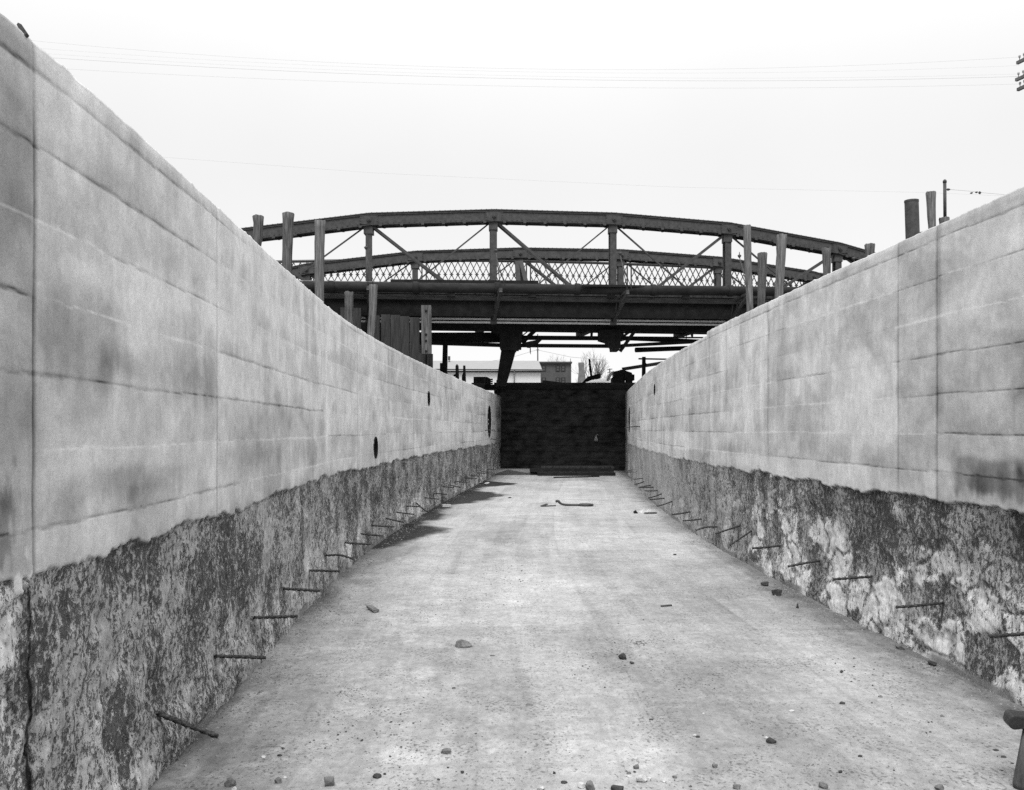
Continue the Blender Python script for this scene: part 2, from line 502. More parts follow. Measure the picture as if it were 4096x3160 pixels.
def wall(side):
    left = side < 0
    Yc = ysteps(2.2 if left else 4.2, .0034)
    fx = XL(Yc) if left else XR(Yc)
    dx = np.gradient(fx, Yc)
    ln = np.hypot(dx, 1)
    nx, ny = (1 / ln, -dx / ln) if left else (-1 / ln, dx / ln)
    zt = np.where(Yc < 12.55, 3.0, 2.95) if not left else np.where(Yc < 8.7, HL, HL - .015) + .025 * np.clip((4.5 - Yc) / 1.5, 0, 1)
    rows = np.linspace(-.02, 1, 330)
    V = rows[:, None] * zt[None, :]
    U = np.repeat(Yc[None, :], len(rows), 0)
    near = np.clip(12 / np.maximum(U, 2), .3, 3)
    # ---- pour lines and shutter joints
    if left:
        lines = [1.265, 1.53, 1.785, 2.045, 2.30, 2.55, 2.80]
        joints = [2.92, 4.98, 8.72, 10.8, 13.1, 15.6, 18.9, 22.5, 26.6]
    else:
        lines = [1.31, 1.57, 1.84, 2.11, 2.37, 2.64, 2.90]
        joints = [6.0, 6.55, 9.6, 11.4, 12.35, 14.0, 17.5, 20.5, 24.0, 27.0]
    sd = 11 if left else 77
    wig = (fbm(U * 1.2, U * 0 + 3, sd, 4) - .5) * .022
    vv = V + wig
    col = np.searchsorted(joints, U); row = np.searchsorted(lines, vv)
    cellv = _h(col, row, sd + 3)
    colv = _h(col, col * 0, sd + 4)
    tone = .575 + (cellv - .5) * .085 + (colv - .5) * .075
    tone += (fbm(U * 9, V * 1.6, sd + 5, 5) - .5) * .09
    bl = fbm(U * 1.5 + 3, V * 2.3, sd + 9, 6)
    tone -= .060 * ss(.53, .585, bl); tone += .055 * ss(.44, .385, bl)            # runs
    tone += (fbm(U * 1.1, V * 2.2, sd + 6, 5) - .5) * .26          # clouds
    tone += (fbm(U * 4.5, V * 5.5, sd + 8, 6) - .5) * .24
    disp = (fbm(U * .9, V * 1.5, sd + 20, 3) - .5) * .006 + (fbm(U * 30, V * 30, sd + 21, 3) - .5) * .002
    for k, l in enumerate(lines):
        d = vv - l + (fbm(U * 14, U * 0 + k, sd + 40 + k, 3) - .5) * .012
        s = fbm(U * .25, U * 0 + 7.3 * k, sd + 30 + k, 2)
        for (kk_, u0_, u1_, val_) in (LFORCE if left else RFORCE):
            if kk_ == k:
                m_ = ss(u0_ - .1, u0_ + .1, U) * ss(u1_ + .15, u1_ - .15, U)
                s = s * (1 - m_) + (val_ + (s - .5) * .25) * m_
        wdt = .0035 + .005 * ss(.4, .7, vn(U * 2.3, U * 0 + k, sd + 50))
        g = np.exp(-(d / wdt) ** 2)
        st = ss(.50, .60, s)
        pale = ss(.50, .42, s)
        tone -= g * .24 * st * (.4 + .9 * vn(U * 12, U * 0 + k, sd + 60))
        tone += g * .19 * pale
        tone -= np.exp(-(d / .004) ** 2) * .07 * (1 - pale)
        disp -= g * .002 * st
        # soft darker weeping just above some lines
        q = ss(.50, .68, fbm(U * .8, U * 0 + k * 3.1, sd + 70, 3))
        ab = vv - l
        tone -= q * .10 * ss(-.02, .01, ab) * ss(.17, .02, ab) * (.55 + .8 * vn(U * 14, V * 1.5, sd + 71))
    for k, j in enumerate(joints):
        jw = (fbm(V * 3, V * 0 + k, sd + 90, 3) - .5) * .02
        d = U - j + jw
        g = np.exp(-(d / (.006 + .0012 * j)) ** 2)
        a = .6 + .6 * _h(np.array([k]), np.array([1]), sd + 91)[0]
        tone -= g * (.30 if (left and k == 0) else .19) * a * ss(.15, .6, vn(V * 2.5, V * 0 + k, sd + 92) + .35)
        disp -= g * .006
        # pale run just past the joint
        pr = np.exp(-((d - .07 - .01 * j) / (.04 + .006 * j)) ** 2)
        tone += pr * .05 * vn(V * 2, V * 0 + k, sd + 93)
    # ---- particular stains and other local tone changes
    fr = fbm(U * 3.2, V * 4, sd + 100, 4) - .5
    st2 = fbm(U * 16, V * 1.6, sd + 101, 3)
    def patch(u0, u1, v0, v1, amt, soft=.06, rag=.3):
        nonlocal tone
        mu = ss(u0 - .1, u0 + .1, U + fr * rag) * ss(u1 + .25, u1 - .1, U + fr * rag)
        mv = ss(v0 - soft, v0 + soft, V + fr * .12 + (st2 - .5) * .10) * ss(v1 + soft, v1 - soft, V + fr * .12)
        tone -= 1.15 * amt * mu * mv * (.62 + .35 * st2 + .6 * (fbm(U * 7, V * 6, sd + 102, 6) - .45))
    if left:
        patch(2.95, 3.55, 1.80, 2.12, .17)
        patch(3.4, 4.95, 1.78, 1.93, .13)
        patch(3.1, 4.4, 1.32, 1.43, .13, .03)
        patch(4.1, 5.0, 1.95, 2.02, .08)
        patch(5.0, 8.7, 1.36, 1.50, .09)
        patch(5.0, 8.7, 1.58, 1.74, .06)
        patch(3.6, 4.6, 2.34, 2.48, .05)
        patch(9.0, 10.8, 1.40, 1.6, .05)
        tone -= ss(2.95, 2.88, U) * (.19 * ss(1.95, 2.1, V) + .13 * ss(2.0, 1.8, V)) * (.7 + .6 * fbm(U * 7, V * 2, 920, 4))
        # chalky lime runs
        lr = ss(.50, .66, fbm(U * 7, V * 1.1, 950, 5)) * ss(4.9, 5.1, U) * ss(12, 8, U) * ss(1.7, 2.5, V + fr * .6)
        tone += .13 * lr
        tone += .075 * ss(4.9, 5.6, U) * ss(9.0, 8.2, U) * ss(1.9, 2.5, V) * (.4 + 1.1 * st2)
        tone += .04 * ss(2.5, 2.85, V) * ss(9, 6, U)
        tone -= .2 * ss(.58, .7, fbm(U * 9, V * 4, 911, 4)) * ss(2.95, 2.85, U) * ss(1.9, 1.5, V)
        tone += .30 * ss(.57, .62, fbm(U * 14, V * 3.5, 912, 4)) * ss(2.90, 2.80, U) * ss(1.30, 1.22, V) * ss(.95, 1.08, V)
        # drips from the round openings
        for (uu, vb) in ((12.1, 1.22), (17.3, 2.08), (29.0, 1.35)):
            tone -= .12 * np.exp(-((U - uu) / (.05 * (1 + uu * .06))) ** 2) * ss(vb, vb - .05, V) * ss(vb - .7, vb - .1, V)
        tone -= .36 * ss(29.9, 32.0, U + fr * .5)  # left wall gets darker toward its far end
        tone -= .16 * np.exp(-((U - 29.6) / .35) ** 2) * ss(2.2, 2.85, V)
    else:
        patch(5.02, 5.75, 1.18, 1.42, .21, .03, .6)
        patch(4.3, 5.12, 1.74, 2.2, .20, .05, .25)  # darker patch at the near end, mid height
        patch(4.6, 5.05, 1.2, 1.5, .08)
        patch(5.3, 5.95, 1.95, 2.1, .08)
        patch(5.4, 5.9, 2.18, 2.3, .05)
        patch(6.6, 7.6, 2.27, 2.36, .09)
        patch(6.6, 8.6, 1.33, 1.48, .08)
        patch(8.9, 11.2, 1.30, 1.5, .04)
        patch(12.4, 16.5, 1.12, 1.27, .14, .02)
        patch(11.0, 11.5, 1.33, 1.52, .10)
        tone -= .05 * ss(5.9, 6.02, U) * ss(6.6, 6.5, U)
        tone -= .13 * np.exp(-((U - 5.97 + (fbm(V * 4, V * 0, 501, 3) - .5) * .05) / .028) ** 2) * ss(.3, .6, vn(V * 3, V * 0, 502) + .15)
        tone += .12 * np.exp(-((U - 6.62 + (2.4 - V) * .03) / .03) ** 2) * ss(1.45, 1.7, V) * ss(2.3, 2.1, V)
        tone -= .03 * ss(6.55, 6, U)
        for (uu, vb) in ((18.8, 2.3), (29.4, 1.5)):
            tone -= .12 * np.exp(-((U - uu) / (.05 * (1 + uu * .05))) ** 2) * ss(vb, vb - .05, V) * ss(vb - .8, vb - .1, V)
        tone -= .06 * ss(12.5, 17, U) * ss(.5, .7, fbm(U * 3, V * .6, 601, 3))
        tone -= .36 * ss(29.6, 32.0, U + fr * .5)  # right wall gets darker toward its far end
        disp += .012 * ss(12.6, 12.5, U)
        lr = ss(.52, .66, fbm(U * 6, V * 1.6, 951, 5)) * ss(6.6, 7.2, U) * ss(16, 9, U) * ss(1.4, 2.0, V + fr * .6)
        tone += .10 * lr
        tone += .14 * ss(.52, .62, fbm(U * 4, V * 3, 952, 5)) * ss(5.2, 4.9, U + fr * .4) * ss(1.9, 1.3, V)
    # top edge, a cleaner strip then ragged
    tone += .06 * ss(.985, .995, V / zt[None, :])
    # ---- lower rough band
    zb = 1.11 + (fbm(U * 2.4, U * 0 + 5, sd + 110, 5) - .5) * .085 + (vn(U * 9, U * 0, sd + 111) - .5) * .02 + (vn(U * 38, V * 12, sd + 112) - .5) * .022
    rough = ss(zb + .006, zb - .006, V)
    d1, d2, idv = cell(U * 2.1 + fbm(U * 5, V * 5, sd + 120, 5) * .9, V * 3.2 + fbm(U * 5, V * 5, sd + 121, 5) * .9, sd + 122)
    stone = ss(.05, .16, d2 - d1) * (idv > (.52 if left else .26))
    cl = fbm(U * 2.0, V * 3.0, sd + 130, 5)
    if not left:
        stone = stone * ss(.30, .50, fbm(U * 6, V * 5, sd + 128, 5) + (idv - .5) * .25)
    if left:
        rt = .36 + (cl - .5) * .14 + (fbm(U * 9, V * 3, sd + 131, 4) - .5) * .12
        rt += stone * .07 * (idv - .4)
        lowp = ss(.52, .66, fbm(U * 3.0, V * 2.4, sd + 132, 4)) * ss(.62, .15, V)
        rt += lowp * .20
        rt -= .05 * ss(8.7, 9.2, U) * ss(19, 18, U) * ss(.35, .7, V)
        rt -= .02 * ss(11, 20, U)
        # left end panel: paler with dark hollows
        e = ss(2.93, 2.90, U)
        rt += e * (.15 + .30 * (fbm(U * 12, V * 5, 903, 4) - .5))
        rt -= e * .26 * ss(.50, .62, fbm(U * 9, V * 4, 904, 4))
        # open crack at the panel joint
        cr = np.clip(1.25 * np.exp(-((U - 2.92 + (fbm(V * 5, V * 0, 905, 4) - .5) * .05) / (.008 + .014 * ss(1.0, .3, V))) ** 2), 0, 1)
        rt = rt * (1 - cr); disp -= cr * .05 * rough
    else:
        light = ss(17.5, 10.5, U)
        band = ss(.50, .85, V + (cl - .5) * .5)
        farp = ss(10.25, 10.55, U)
        rt = .31 + (cl - .5) * .26
        rt += stone * (1 - band * .8) * .36 * (1 - farp) * (.75 + .5 * (fbm(U * 7, V * 5, sd + 133, 3)))
        rt += (1 - farp) * .24 * ss(.50, .66, fbm(U * 5.5, V * 3.2, sd + 134, 4)) * ss(8.0, 9.2, U)
        rt -= (1 - farp) * band * .06 * ss(9.6, 8, U)
        rt += farp * .035
        rt += .26 * ss(.60, .66, fbm(U * 1.4, V * 2, sd + 135, 3)) * ss(22, 26, U) * ss(.9, .5, V)
    if left:
        pit = (fbm(U * 2.2, V * 2.6, sd + 180, 4) - .5) * .13 + .008 - .05 * lowp
    else:
        pit = -.075 * stone * (1 - .7 * band) + .032 * band * (1 - farp) - .05 * farp * ss(14, 18, U) + .01
    rt = np.clip(rt, .03, .66)
    pitb = fbm(U * 34, V * 17, sd + 140, 3)
    pr_ = (pitb < .40)
    rdisp = -.007 * ss(.50, .30, pitb) + (stone * .006) + (cl - .5) * .02
    rdisp += (fbm(U * 7, V * 7, sd + 141, 4) - .5) * .05 - .022                                            # the rough band sits slightly back
    tone = np.clip(tone, .05, .72)
    tone = tone * (1 - rough) + rt * rough
    # softly damp fringe above the rough band
    fringe = ss(.10, .0, V - zb) * (1 - rough) * ss(.45, .6, fbm(U * 2.5, V * 2, sd + 150, 3))
    tone -= fringe * .10
    lip = np.exp(-((V - zb) / .008) ** 2)
    tone -= lip * .05 * ss(.4, .6, vn(U * 6, U * 0, sd + 151))
    if left:
        wp_ = ss(.52, .56, fbm(U * 17, V * 9, 930, 5) * .9 + .03 + .16 * np.exp(-((V - 1.10) / .05) ** 2)) * ss(2.93, 2.90, U) * ss(1.03, 1.06, V + fr * .1) * ss(1.19, 1.12, V + fr * .3)
        tone = tone * (1 - wp_) + .68 * wp_; rough = rough * (1 - wp_)
        fl = ss(.62, .66, fbm(U * 26, V * 7, 931, 4)) * ss(2.95, 2.70, U) * ss(1.2, 1.3, V) * ss(1.5, 1.4, V)
        tone += fl * .2
    # rusty dribbles under the bars
    for (by, bz) in BARPOS[left]:
        if by > 1.9:
            gq = np.exp(-((U - by) / (.012 + .0022 * by)) ** 2) * ss(bz + .02, bz - .01, V) * ss(bz - .34, bz - .05, V)
            tone *= 1 - .55 * gq * (.5 + vn(V * 9, U * 20, 940))
            gp_ = np.exp(-(((U - by - .05) / (.03 + .003 * by)) ** 2 + ((V - bz + .08) / .10) ** 2))
            tone += .10 * gp_ * ss(.45, .65, fbm(U * 20, V * 6, 941, 3)) * rough
    # foot of the wall: a smooth low kerb strip
    foot = ss(.07, .05, V + (fbm(U * 6, U * 0, sd + 155, 3) - .5) * .03)
    foot = foot * ss(.5, .6, fbm(U * 1.7, U * 0 + 2, sd + 156, 3))
    tone = tone * (1 - foot * .8) + .24 * foot * .8
    rough = rough * (1 - foot * .85) * (1 - .6 * ss(9, 20, U) * (0 if left else 1))
    rdisp = rdisp + .035 * ss(.35, .0, V)
    disp = disp * (1 - rough) + rdisp * rough + foot * .006
    # ---- round openings, recessed, the shade inside them painted near black
    for (uu, v0, r, dep) in (HOLES_L if left else HOLES_R):
        d = np.hypot(U - uu, V - v0)
        inn = ss(r + .004, r - .015, d)
        disp = disp * (1 - inn) - dep * inn
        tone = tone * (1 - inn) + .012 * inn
        rough = rough * (1 - inn)
    tone = np.clip(tone, .01, .7)
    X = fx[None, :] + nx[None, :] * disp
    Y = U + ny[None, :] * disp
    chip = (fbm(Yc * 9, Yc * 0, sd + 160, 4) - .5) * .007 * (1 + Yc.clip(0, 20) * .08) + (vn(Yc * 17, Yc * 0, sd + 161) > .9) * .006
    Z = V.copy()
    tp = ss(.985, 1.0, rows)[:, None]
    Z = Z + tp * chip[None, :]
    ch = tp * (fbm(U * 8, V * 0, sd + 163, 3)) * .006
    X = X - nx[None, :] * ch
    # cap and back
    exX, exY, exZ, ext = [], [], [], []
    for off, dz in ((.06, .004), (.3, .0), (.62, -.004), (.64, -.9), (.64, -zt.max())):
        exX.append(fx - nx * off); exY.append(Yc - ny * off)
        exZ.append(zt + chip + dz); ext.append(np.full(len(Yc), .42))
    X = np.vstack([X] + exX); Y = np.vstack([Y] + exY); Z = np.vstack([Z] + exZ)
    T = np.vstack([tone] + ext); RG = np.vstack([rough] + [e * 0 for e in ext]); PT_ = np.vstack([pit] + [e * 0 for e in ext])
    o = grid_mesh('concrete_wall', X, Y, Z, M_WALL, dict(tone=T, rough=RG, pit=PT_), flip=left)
    return o

HOLES_L = [(12.1, 1.35, .14, .3), (17.3, 2.21, .135, .3), (28.9, 1.86, .52, .45)]
HOLES_R = [(18.85, 2.46, .11, .3), (29.2, 1.93, .42, .45)]
wl = props(wall(-1), 'long pale concrete wall with round openings on the left of the channel, dark and pitted at its foot', 'wall')
wr = props(wall(1), 'long pale concrete wall on the right of the channel, with blotchy stone showing in its lower part', 'wall')
for wobj, holes, fx_, sgn in ((wl, HOLES_L, XL, 1), (wr, HOLES_R, XR, -1)):
    for (uu, v0, r, dep) in holes:
        x0 = float(fx_(uu)); t = Vector((float(fx_(uu + .2)) - float(fx_(uu - .2)), .4, 0)).normalized()
        nrm = Vector((t.y, -t.x, 0)) * sgn
        mb = MB(); n = 28; vs = []
        for (rr, dd) in ((r - .008, .006), (r + .012, .006), (r + .012, -.05), (r - .008, -min(dep, .25) + .02)):
            for k in range(n):
                a = 2 * math.pi * k / n
                vs.append(Vector((x0, uu, v0)) + t * (rr * math.cos(a)) + Vector((0, 0, rr * math.sin(a))) + nrm * dd)
        fs = [(i * n + k, i * n + (k + 1) % n, ((i + 1) % 4) * n + (k + 1) % n, ((i + 1) % 4) * n + k) for i in range(4) for k in range(n)]
        mb._add(vs, fs, False)
        mb.build('opening_sleeve', M['black'], wobj)

# ---------------------------------------------------------------- channel floor
def make_floor():
    Yc = ysteps(3.4, .0040)
    Yc = np.append(Yc, [35.0, 36.5])
    tt = np.linspace(-.03, 1.03, 300)
    xl, xr = XL(Yc), XR(Yc)
    X = xl[None, :] + (xr - xl)[None, :] * tt[:, None]
    Y = np.repeat(Yc[None, :], len(tt), 0)
    Tt = np.repeat(tt[:, None], len(Yc), 1)
    wd = (xr - xl)[None, :]
    dl, dr = Tt * wd, (1 - Tt) * wd
    tone = .365 + (fbm(X * .9, Y * .7, 5, 5) - .5) * .12 + (fbm(X * 3, Y * 6, 6, 4) - .5) * .07
    # slabs
    ti = np.searchsorted([.22, .535, .80], Tt); yi = np.floor((Y + ti * .7) / 2.6)
    tone += (_h(ti, yi, 8) - .5) * .06
    for k, jt in enumerate((.22, .535, .80)):
        d = (Tt - jt) * wd + (fbm(Y * 2, Y * 0 + k, 9, 3) - .5) * .02
        tone -= np.exp(-(d / (.006 + .0009 * np.maximum(Y, 0))) ** 2) * .055 * vn(Y * 1.4, Y * 0 + k, 10)
    fy = ((Y + ti * .7) / 2.6) % 1
    tone -= np.exp(-(((fy - .5) * 2.6) / .012) ** 2) * .04
    tone -= .05 * ss(.50, .68, fbm(dl * 2.4 + 9, Y * .22, 13, 4)) + .03 * ss(.52, .6, fbm(dl * 9, Y * .5, 19, 4))
    # swept fan marks
    tone -= .04 * ss(.55, .75, fbm(X * 1.5 + Y * .5, Y * .45, 12, 4))
    # dirt along both walls, wider near the camera
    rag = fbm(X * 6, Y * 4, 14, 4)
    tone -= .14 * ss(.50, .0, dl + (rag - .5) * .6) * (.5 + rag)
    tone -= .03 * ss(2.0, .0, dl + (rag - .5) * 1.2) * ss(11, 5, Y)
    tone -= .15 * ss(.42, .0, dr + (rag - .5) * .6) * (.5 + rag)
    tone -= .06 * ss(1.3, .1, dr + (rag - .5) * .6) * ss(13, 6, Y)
    # pale scuffs
    tone += .09 * ss(.56, .72, fbm(X * 5.2, Y * 4.2, 15, 5)) * ss(1.9, 1.0, dl) * ss(9, 6, Y)
    tone += .025 * ss(.5, .7, fbm(X * 1.5, Y * 1.2, 16, 4))
    tone += .03 * ss(5, 12, Y)
    # damp patches spreading from the left wall
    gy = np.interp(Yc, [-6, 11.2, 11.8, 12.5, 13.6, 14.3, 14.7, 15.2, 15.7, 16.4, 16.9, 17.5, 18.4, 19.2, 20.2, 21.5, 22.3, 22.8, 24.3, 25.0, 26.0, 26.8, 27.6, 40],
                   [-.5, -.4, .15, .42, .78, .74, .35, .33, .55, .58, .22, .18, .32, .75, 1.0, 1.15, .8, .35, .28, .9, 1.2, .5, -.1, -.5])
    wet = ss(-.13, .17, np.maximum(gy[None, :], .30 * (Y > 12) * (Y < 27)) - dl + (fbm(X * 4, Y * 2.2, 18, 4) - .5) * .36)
    # edge of the older damp stain running toward the camera
    tone -= .07 * ss(.03, -.03, dl - .75 + (11.8 - Y) * .30 + (rag - .5) * .1) * ss(12.5, 11.8, Y) * ss(9.6, 10.6, Y)
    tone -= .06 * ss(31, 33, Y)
    Z = (fbm(X * 1.2, Y * 1.2, 20, 3) - .5) * .012 + (fbm(X * 12, Y * 12, 21, 2) - .5) * .004
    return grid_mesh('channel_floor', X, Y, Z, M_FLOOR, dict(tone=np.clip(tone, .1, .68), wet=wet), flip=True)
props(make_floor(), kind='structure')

# ground outside the channel, one sheet with the channel cut out of it
def make_ground():
    ys = [-6] + list(np.arange(-4, 34.1, 2)) + [34.0]
    ys = sorted(set(ys))
    mb = MB()
    zg = 2.5
    B = 900
    Lp = [(float(XL(y)) - .55, y, zg) for y in ys]
    Rp = [(float(XR(y)) + .55, y, zg) for y in ys]
    for a, b in zip(Lp, Lp[1:]):
        mb._add([(-B, a[1], zg), a, b, (-B, b[1], zg)], [(0, 1, 2, 3)])
    for a, b in zip(Rp, Rp[1:]):
        mb._add([a, (B, a[1], zg), (B, b[1], zg), b], [(0, 1, 2, 3)])
    mb._add([(-B, 34.0, zg), Lp[-1], (Lp[-1][0], 34.25, zg), (-B, 34.25, zg)], [(0, 1, 2, 3)])
    mb._add([Rp[-1], (B, 34.0, zg), (B, 34.25, zg), (Rp[-1][0], 34.25, zg)], [(0, 1, 2, 3)])
    mb._add([(-B, 34.25, zg), (B, 34.25, zg), (B, 1800, zg), (-B, 1800, zg)], [(0, 1, 2, 3)])
    mb._add([(-B, -B, zg), (B, -B, zg), (B, -6, zg), (-B, -6, zg)], [(0, 1, 2, 3)])
    mb._add([(Lp[0][0], -6, zg), (Rp[0][0], -6, zg), (Rp[0][0], -6, -.02), (Lp[0][0], -6, -.02)], [(0, 1, 2, 3)])
    return mb.build('ground', M['earth'])
props(make_ground(), kind='structure')

# ---------------------------------------------------------------- bulkhead closing the channel
bk = thing('bulkhead', (2.2, 34.1, 0), 'black tarred timber bulkhead closing the far end of the channel under the bridge', 'bulkhead')
rng = random.Random(3)
mb = MB()
zz = 0.0
while zz < 3.2:
    h = .245
    dz = rng.uniform(-.012, .012)
    mb.box((2.1, 34.12 + dz, zz + h / 2), (5.6, .16, h - .008)); zz += h
mb.box((2.1, 34.17, 1.6), (5.6, .05, 3.2))  # backing added behind the boards to keep sky light out of the gaps
mb.build('boarding', M['bulk'], bk)
mb = MB(); mb.box((2.1, 34.11, 3.245), (5.9, .34, .13)); mb.build('capping_beam', M['black'], bk)
for x in (.9, 3.4):
    mb = MB(); mb.box((x, 34.32, 1.5), (.24, .22, 3.0)); mb.build('stud', M['black'], bk)
# rag caught on the boarding
c = P(2383, 1752, 33.95)
mb = MB()
mb.hull([c + Vector((x, y, z)) for x, y, z in ((-.07, 0, -.12), (.08, 0, -.13), (.08, -.03, -.06), (.02, -.03, .08), (-.03, 0, .05), (-.06, -.04, -.08))])
mb.tube([c + Vector((0, -.01, .06)), c + Vector((.04, -.01, .13)), c + Vector((.11, 0, .12))], [.02, .018, .02], 6)
props(mb.build('rag', M['cloth'], loc=c), 'pale rag hanging low on the black bulkhead', 'rag')
# sill and stacked timbers at its foot
a, b = G(1985, 1908), G(2135, 1908)
mb = MB(); mb.hull([(a.x - .3, 33.9, 0), (b.x + .3, 33.9, 0), (a.x - .3, 33.9, .10), (b.x + .25, 33.9, .09), (a.x - .2, 30.6, 0), (b.x + .2, 30.9, 0), (a.x - .2, 30.8, .17), (b.x + .05, 31.1, .19), (a.x + .4, 30.6, .2)])
props(mb.build('concrete_sill', M['stone_m'], loc=(a.x, 31, 0)), 'low grey concrete sill at the left foot of the black bulkhead', 'sill')
tl = [('lowest of the black timbers stacked at the foot of the bulkhead', 2150, 2462, 1906, 1878, 30.2),
      ('second black timber up in the stack at the foot of the bulkhead', 2120, 2455, 1884, 1872, 30.7),
      ('topmost timber, pale edged, of the stack at the foot of the bulkhead', 2165, 2457, 1873, 1862, 31.1)]
z0 = 0.0
for i, (lab, x0, x1, ya, yb, Z) in enumerate(tl):
    p, q = P(x0, ya, Z), P(x1, ya, Z)
    h = .11 if i < 2 else .07
    mb = MB()
    mb.hexa(((p.x + q.x) / 2, Z + .25, z0 + h / 2), ((q.x - p.x) / 2, 0, 0), (0, .28, 0), (0, 0, h / 2 - .003))
    props(mb.build('stacked_timber', M['black'] if i < 2 else M['plank_dk'], loc=(p.x, Z, z0)), lab, 'timber', 'timbers stacked at the bulkhead')
    z0 += h
p, q = G(2217, 1912), G(2395, 1908)
mb = MB(); mb.bar(p + Vector((0, 0, .02)), q + Vector((0, 0, .02)), .12, .035)
props(mb.build('loose_board', M['black'], loc=p), 'thin dark board lying on the floor before the stacked timbers', 'board')

# ---------------------------------------------------------------- truss bridge
PZ2 = 30.0
NO = Vector((-.0214 * PZ2, PZ2, 0))                 # near truss, panel point 0
PV = Vector((.1387 * PZ2, .021 * PZ2, 0))           # one panel
PU = PV.normalized()
PN = Vector((-PU.y, PU.x, 0))                       # across the bridge, away from the camera
FO = Vector((.305, 35.45, 0))                       # far truss, panel point 0
def NP(k, z, w=0.0): return NO + PV * k + PN * w + Vector((0, 0, z))
def FP(k, z, w=0.0): return FO + PV * k + PN * w + Vector((0, 0, z))
ZTN = {-4: 5.35, -3: 7.15, -2: 8.13, -1: 8.80, 0: 9.08, 1: 9.12, 2: 8.93, 3: 8.35, 4: 7.35, 5: 5.6}
ZTF = {-4: 5.5, -3: 7.0, -2: 8.03, -1: 8.65, 0: 8.91, 1: 8.97, 2: 8.79, 3: 8.29, 4: 7.2, 5: 5.7}
def zbot(k): return 5.31 + .035 * k
def camb(k): return -.028 * (k - .6) ** 2

br = thing('truss_bridge', NP(0, 5.0), 'dark riveted iron truss bridge with arched top chords spanning over the channel', 'bridge')
UPV = Vector((0, 0, 1))
def truss(PT, ZT, far):
    mi = M['iron_far'] if far else M['iron']
    ks = sorted(ZT)
    H, Wd = .41, .42
    for k in ks[:-1]:
        mb = MB()
        a, b = PT(k, ZT[k]), PT(k + 1, ZT[k + 1])
        d = (b - a).normalized(); up = PN.cross(d).normalized()
        if up.z < 0: up = -up
        for sgn in (-1, 1):                                     # two side webs, a cover plate, lacing under
            o = PN * (sgn * (Wd / 2 - .02))
            mb.bar(a - up * (H / 2) + o, b - up * (H / 2) + o, .025, H, UPV)
            mb.bar(a - up * (H - .03) + o * 1.10, b - up * (H - .03) + o * 1.10, .075, .022, UPV)
            mb.bar(a - up * .045 + o * 1.10, b - up * .045 + o * 1.10, .065, .022, UPV)
        mb.bar(a + up * .004, b + up * .004, Wd + .09, .03, UPV)
        ln = (b - a).length
        n = int(ln / .62)
        for i in range(n):
            p = a + d * (ln * (i + .5) / n) - up * (H + .004)
            mb.bar(p - PN * Wd / 2 - d * .16, p + PN * Wd / 2 + d * .16, .07, .016, UPV)
            mb.bar(p - PN * (Wd / 2 + .02) - d * .05, p - PN * (Wd / 2 + .02) + d * .05, .05, .05, UPV)
        if not far or True:                                     # rivet heads along the angles
            nr = int(ln / .17)
            for i in range(nr):
                p = a + d * (ln * (i + .5) / nr)
                for hh, r in ((-.005, .017), (H - .085, .014)):
                    q = p - up * hh - PN * (Wd / 2 + (.03 if hh < 0 else .012))
                    if hh < 0: q = p + up * .022 - PN * (Wd / 2)
                    mb.box(q, (r * 1.7, r * 1.7, r * 1.7))
        mb.build('top_chord', mi, br)
        if not far and k > -4 or far and k > -4:
            g = MB()
            for sgn in (-1,):
                o = PN * (sgn * (Wd / 2 + .012))
                c = PT(k, ZT[k] - H / 2 - .005) + o
                g.bar(c - PU * .30, c + PU * .30, .016, H - .1, UPV)
                g.tube([c + PN * .0, c - PN * .07], .075, 12)
                g.tube([c - PN * .07, c - PN * .10], .035, 8)
                for i in range(4):
                    for s2 in (-1, 1):
                        g.box(c + PU * (s2 * .27) + Vector((0, 0, (i - 1.5) * .085)) - PN * .012, (.026, .026, .026))
            g.build('pin_plate', mi, br)
    for k in ks[1:-1]:                                          # posts: two channels with a slot between
        zb, ztp = zbot(k), ZT[k] - H
        mb = MB()
        for sgn in (-1, 1):
            p0, p1 = PT(k, zb - .1), PT(k, ztp)
            o = PN * (sgn * .13)
            mb.bar(p0 + o, p1 + o, .22, .02, PN)
            for s2 in (-1, 1):
                q = o + PU * (s2 * .10) - PN * (sgn * .03)
                mb.bar(p0 + q, p1 + q, .02, .07, PN)
        z = zb
        mb.bar(PT(k, zb), PT(k, ztp), .035, .24, PN)
        mb.box(PT(k, ztp - .12), (.30, .34, .26))
        mb.build('post', mi, br)
    for k in ks[:-1]:                                           # diagonals
        def rods(ka, kb, dbl, r):
            a, b = PT(ka, ZT[ka] - .30), PT(kb, zbot(kb))
            for sgn in ((-1, 1) if dbl else (0,)):
                mb = MB()
                o = PN * (.10 * sgn)
                mb.bar(a + o, b + o, .03 if dbl else r, .085 if dbl else r, UPV)
                mb.build('diagonal', mi, br)
        if k <= 0:
            rods(k, k + 1, True, .05)
        if k >= 1:
            rods(k + 1, k, True, .05)
        if -3 <= k <= 0: rods(k + 1, k, False, .048)
        if 1 <= k <= 3: rods(k, k + 1, k == 1 and False, .052)
    for k in ks[:-1]:
        for i, dz in enumerate((.055, -.055)):
            mb = MB()
            a, b = PT(k, zbot(k) + dz, -.12 + i * .02), PT(k + 1, zbot(k + 1) + dz, -.12 + i * .02)
            mb.bar(a, b, .03, .065, UPV)
            mb.build('bottom_chord', M['eyebar'] if not far else mi, br)
truss(NP, ZTN, False)
truss(FP, ZTF, True)

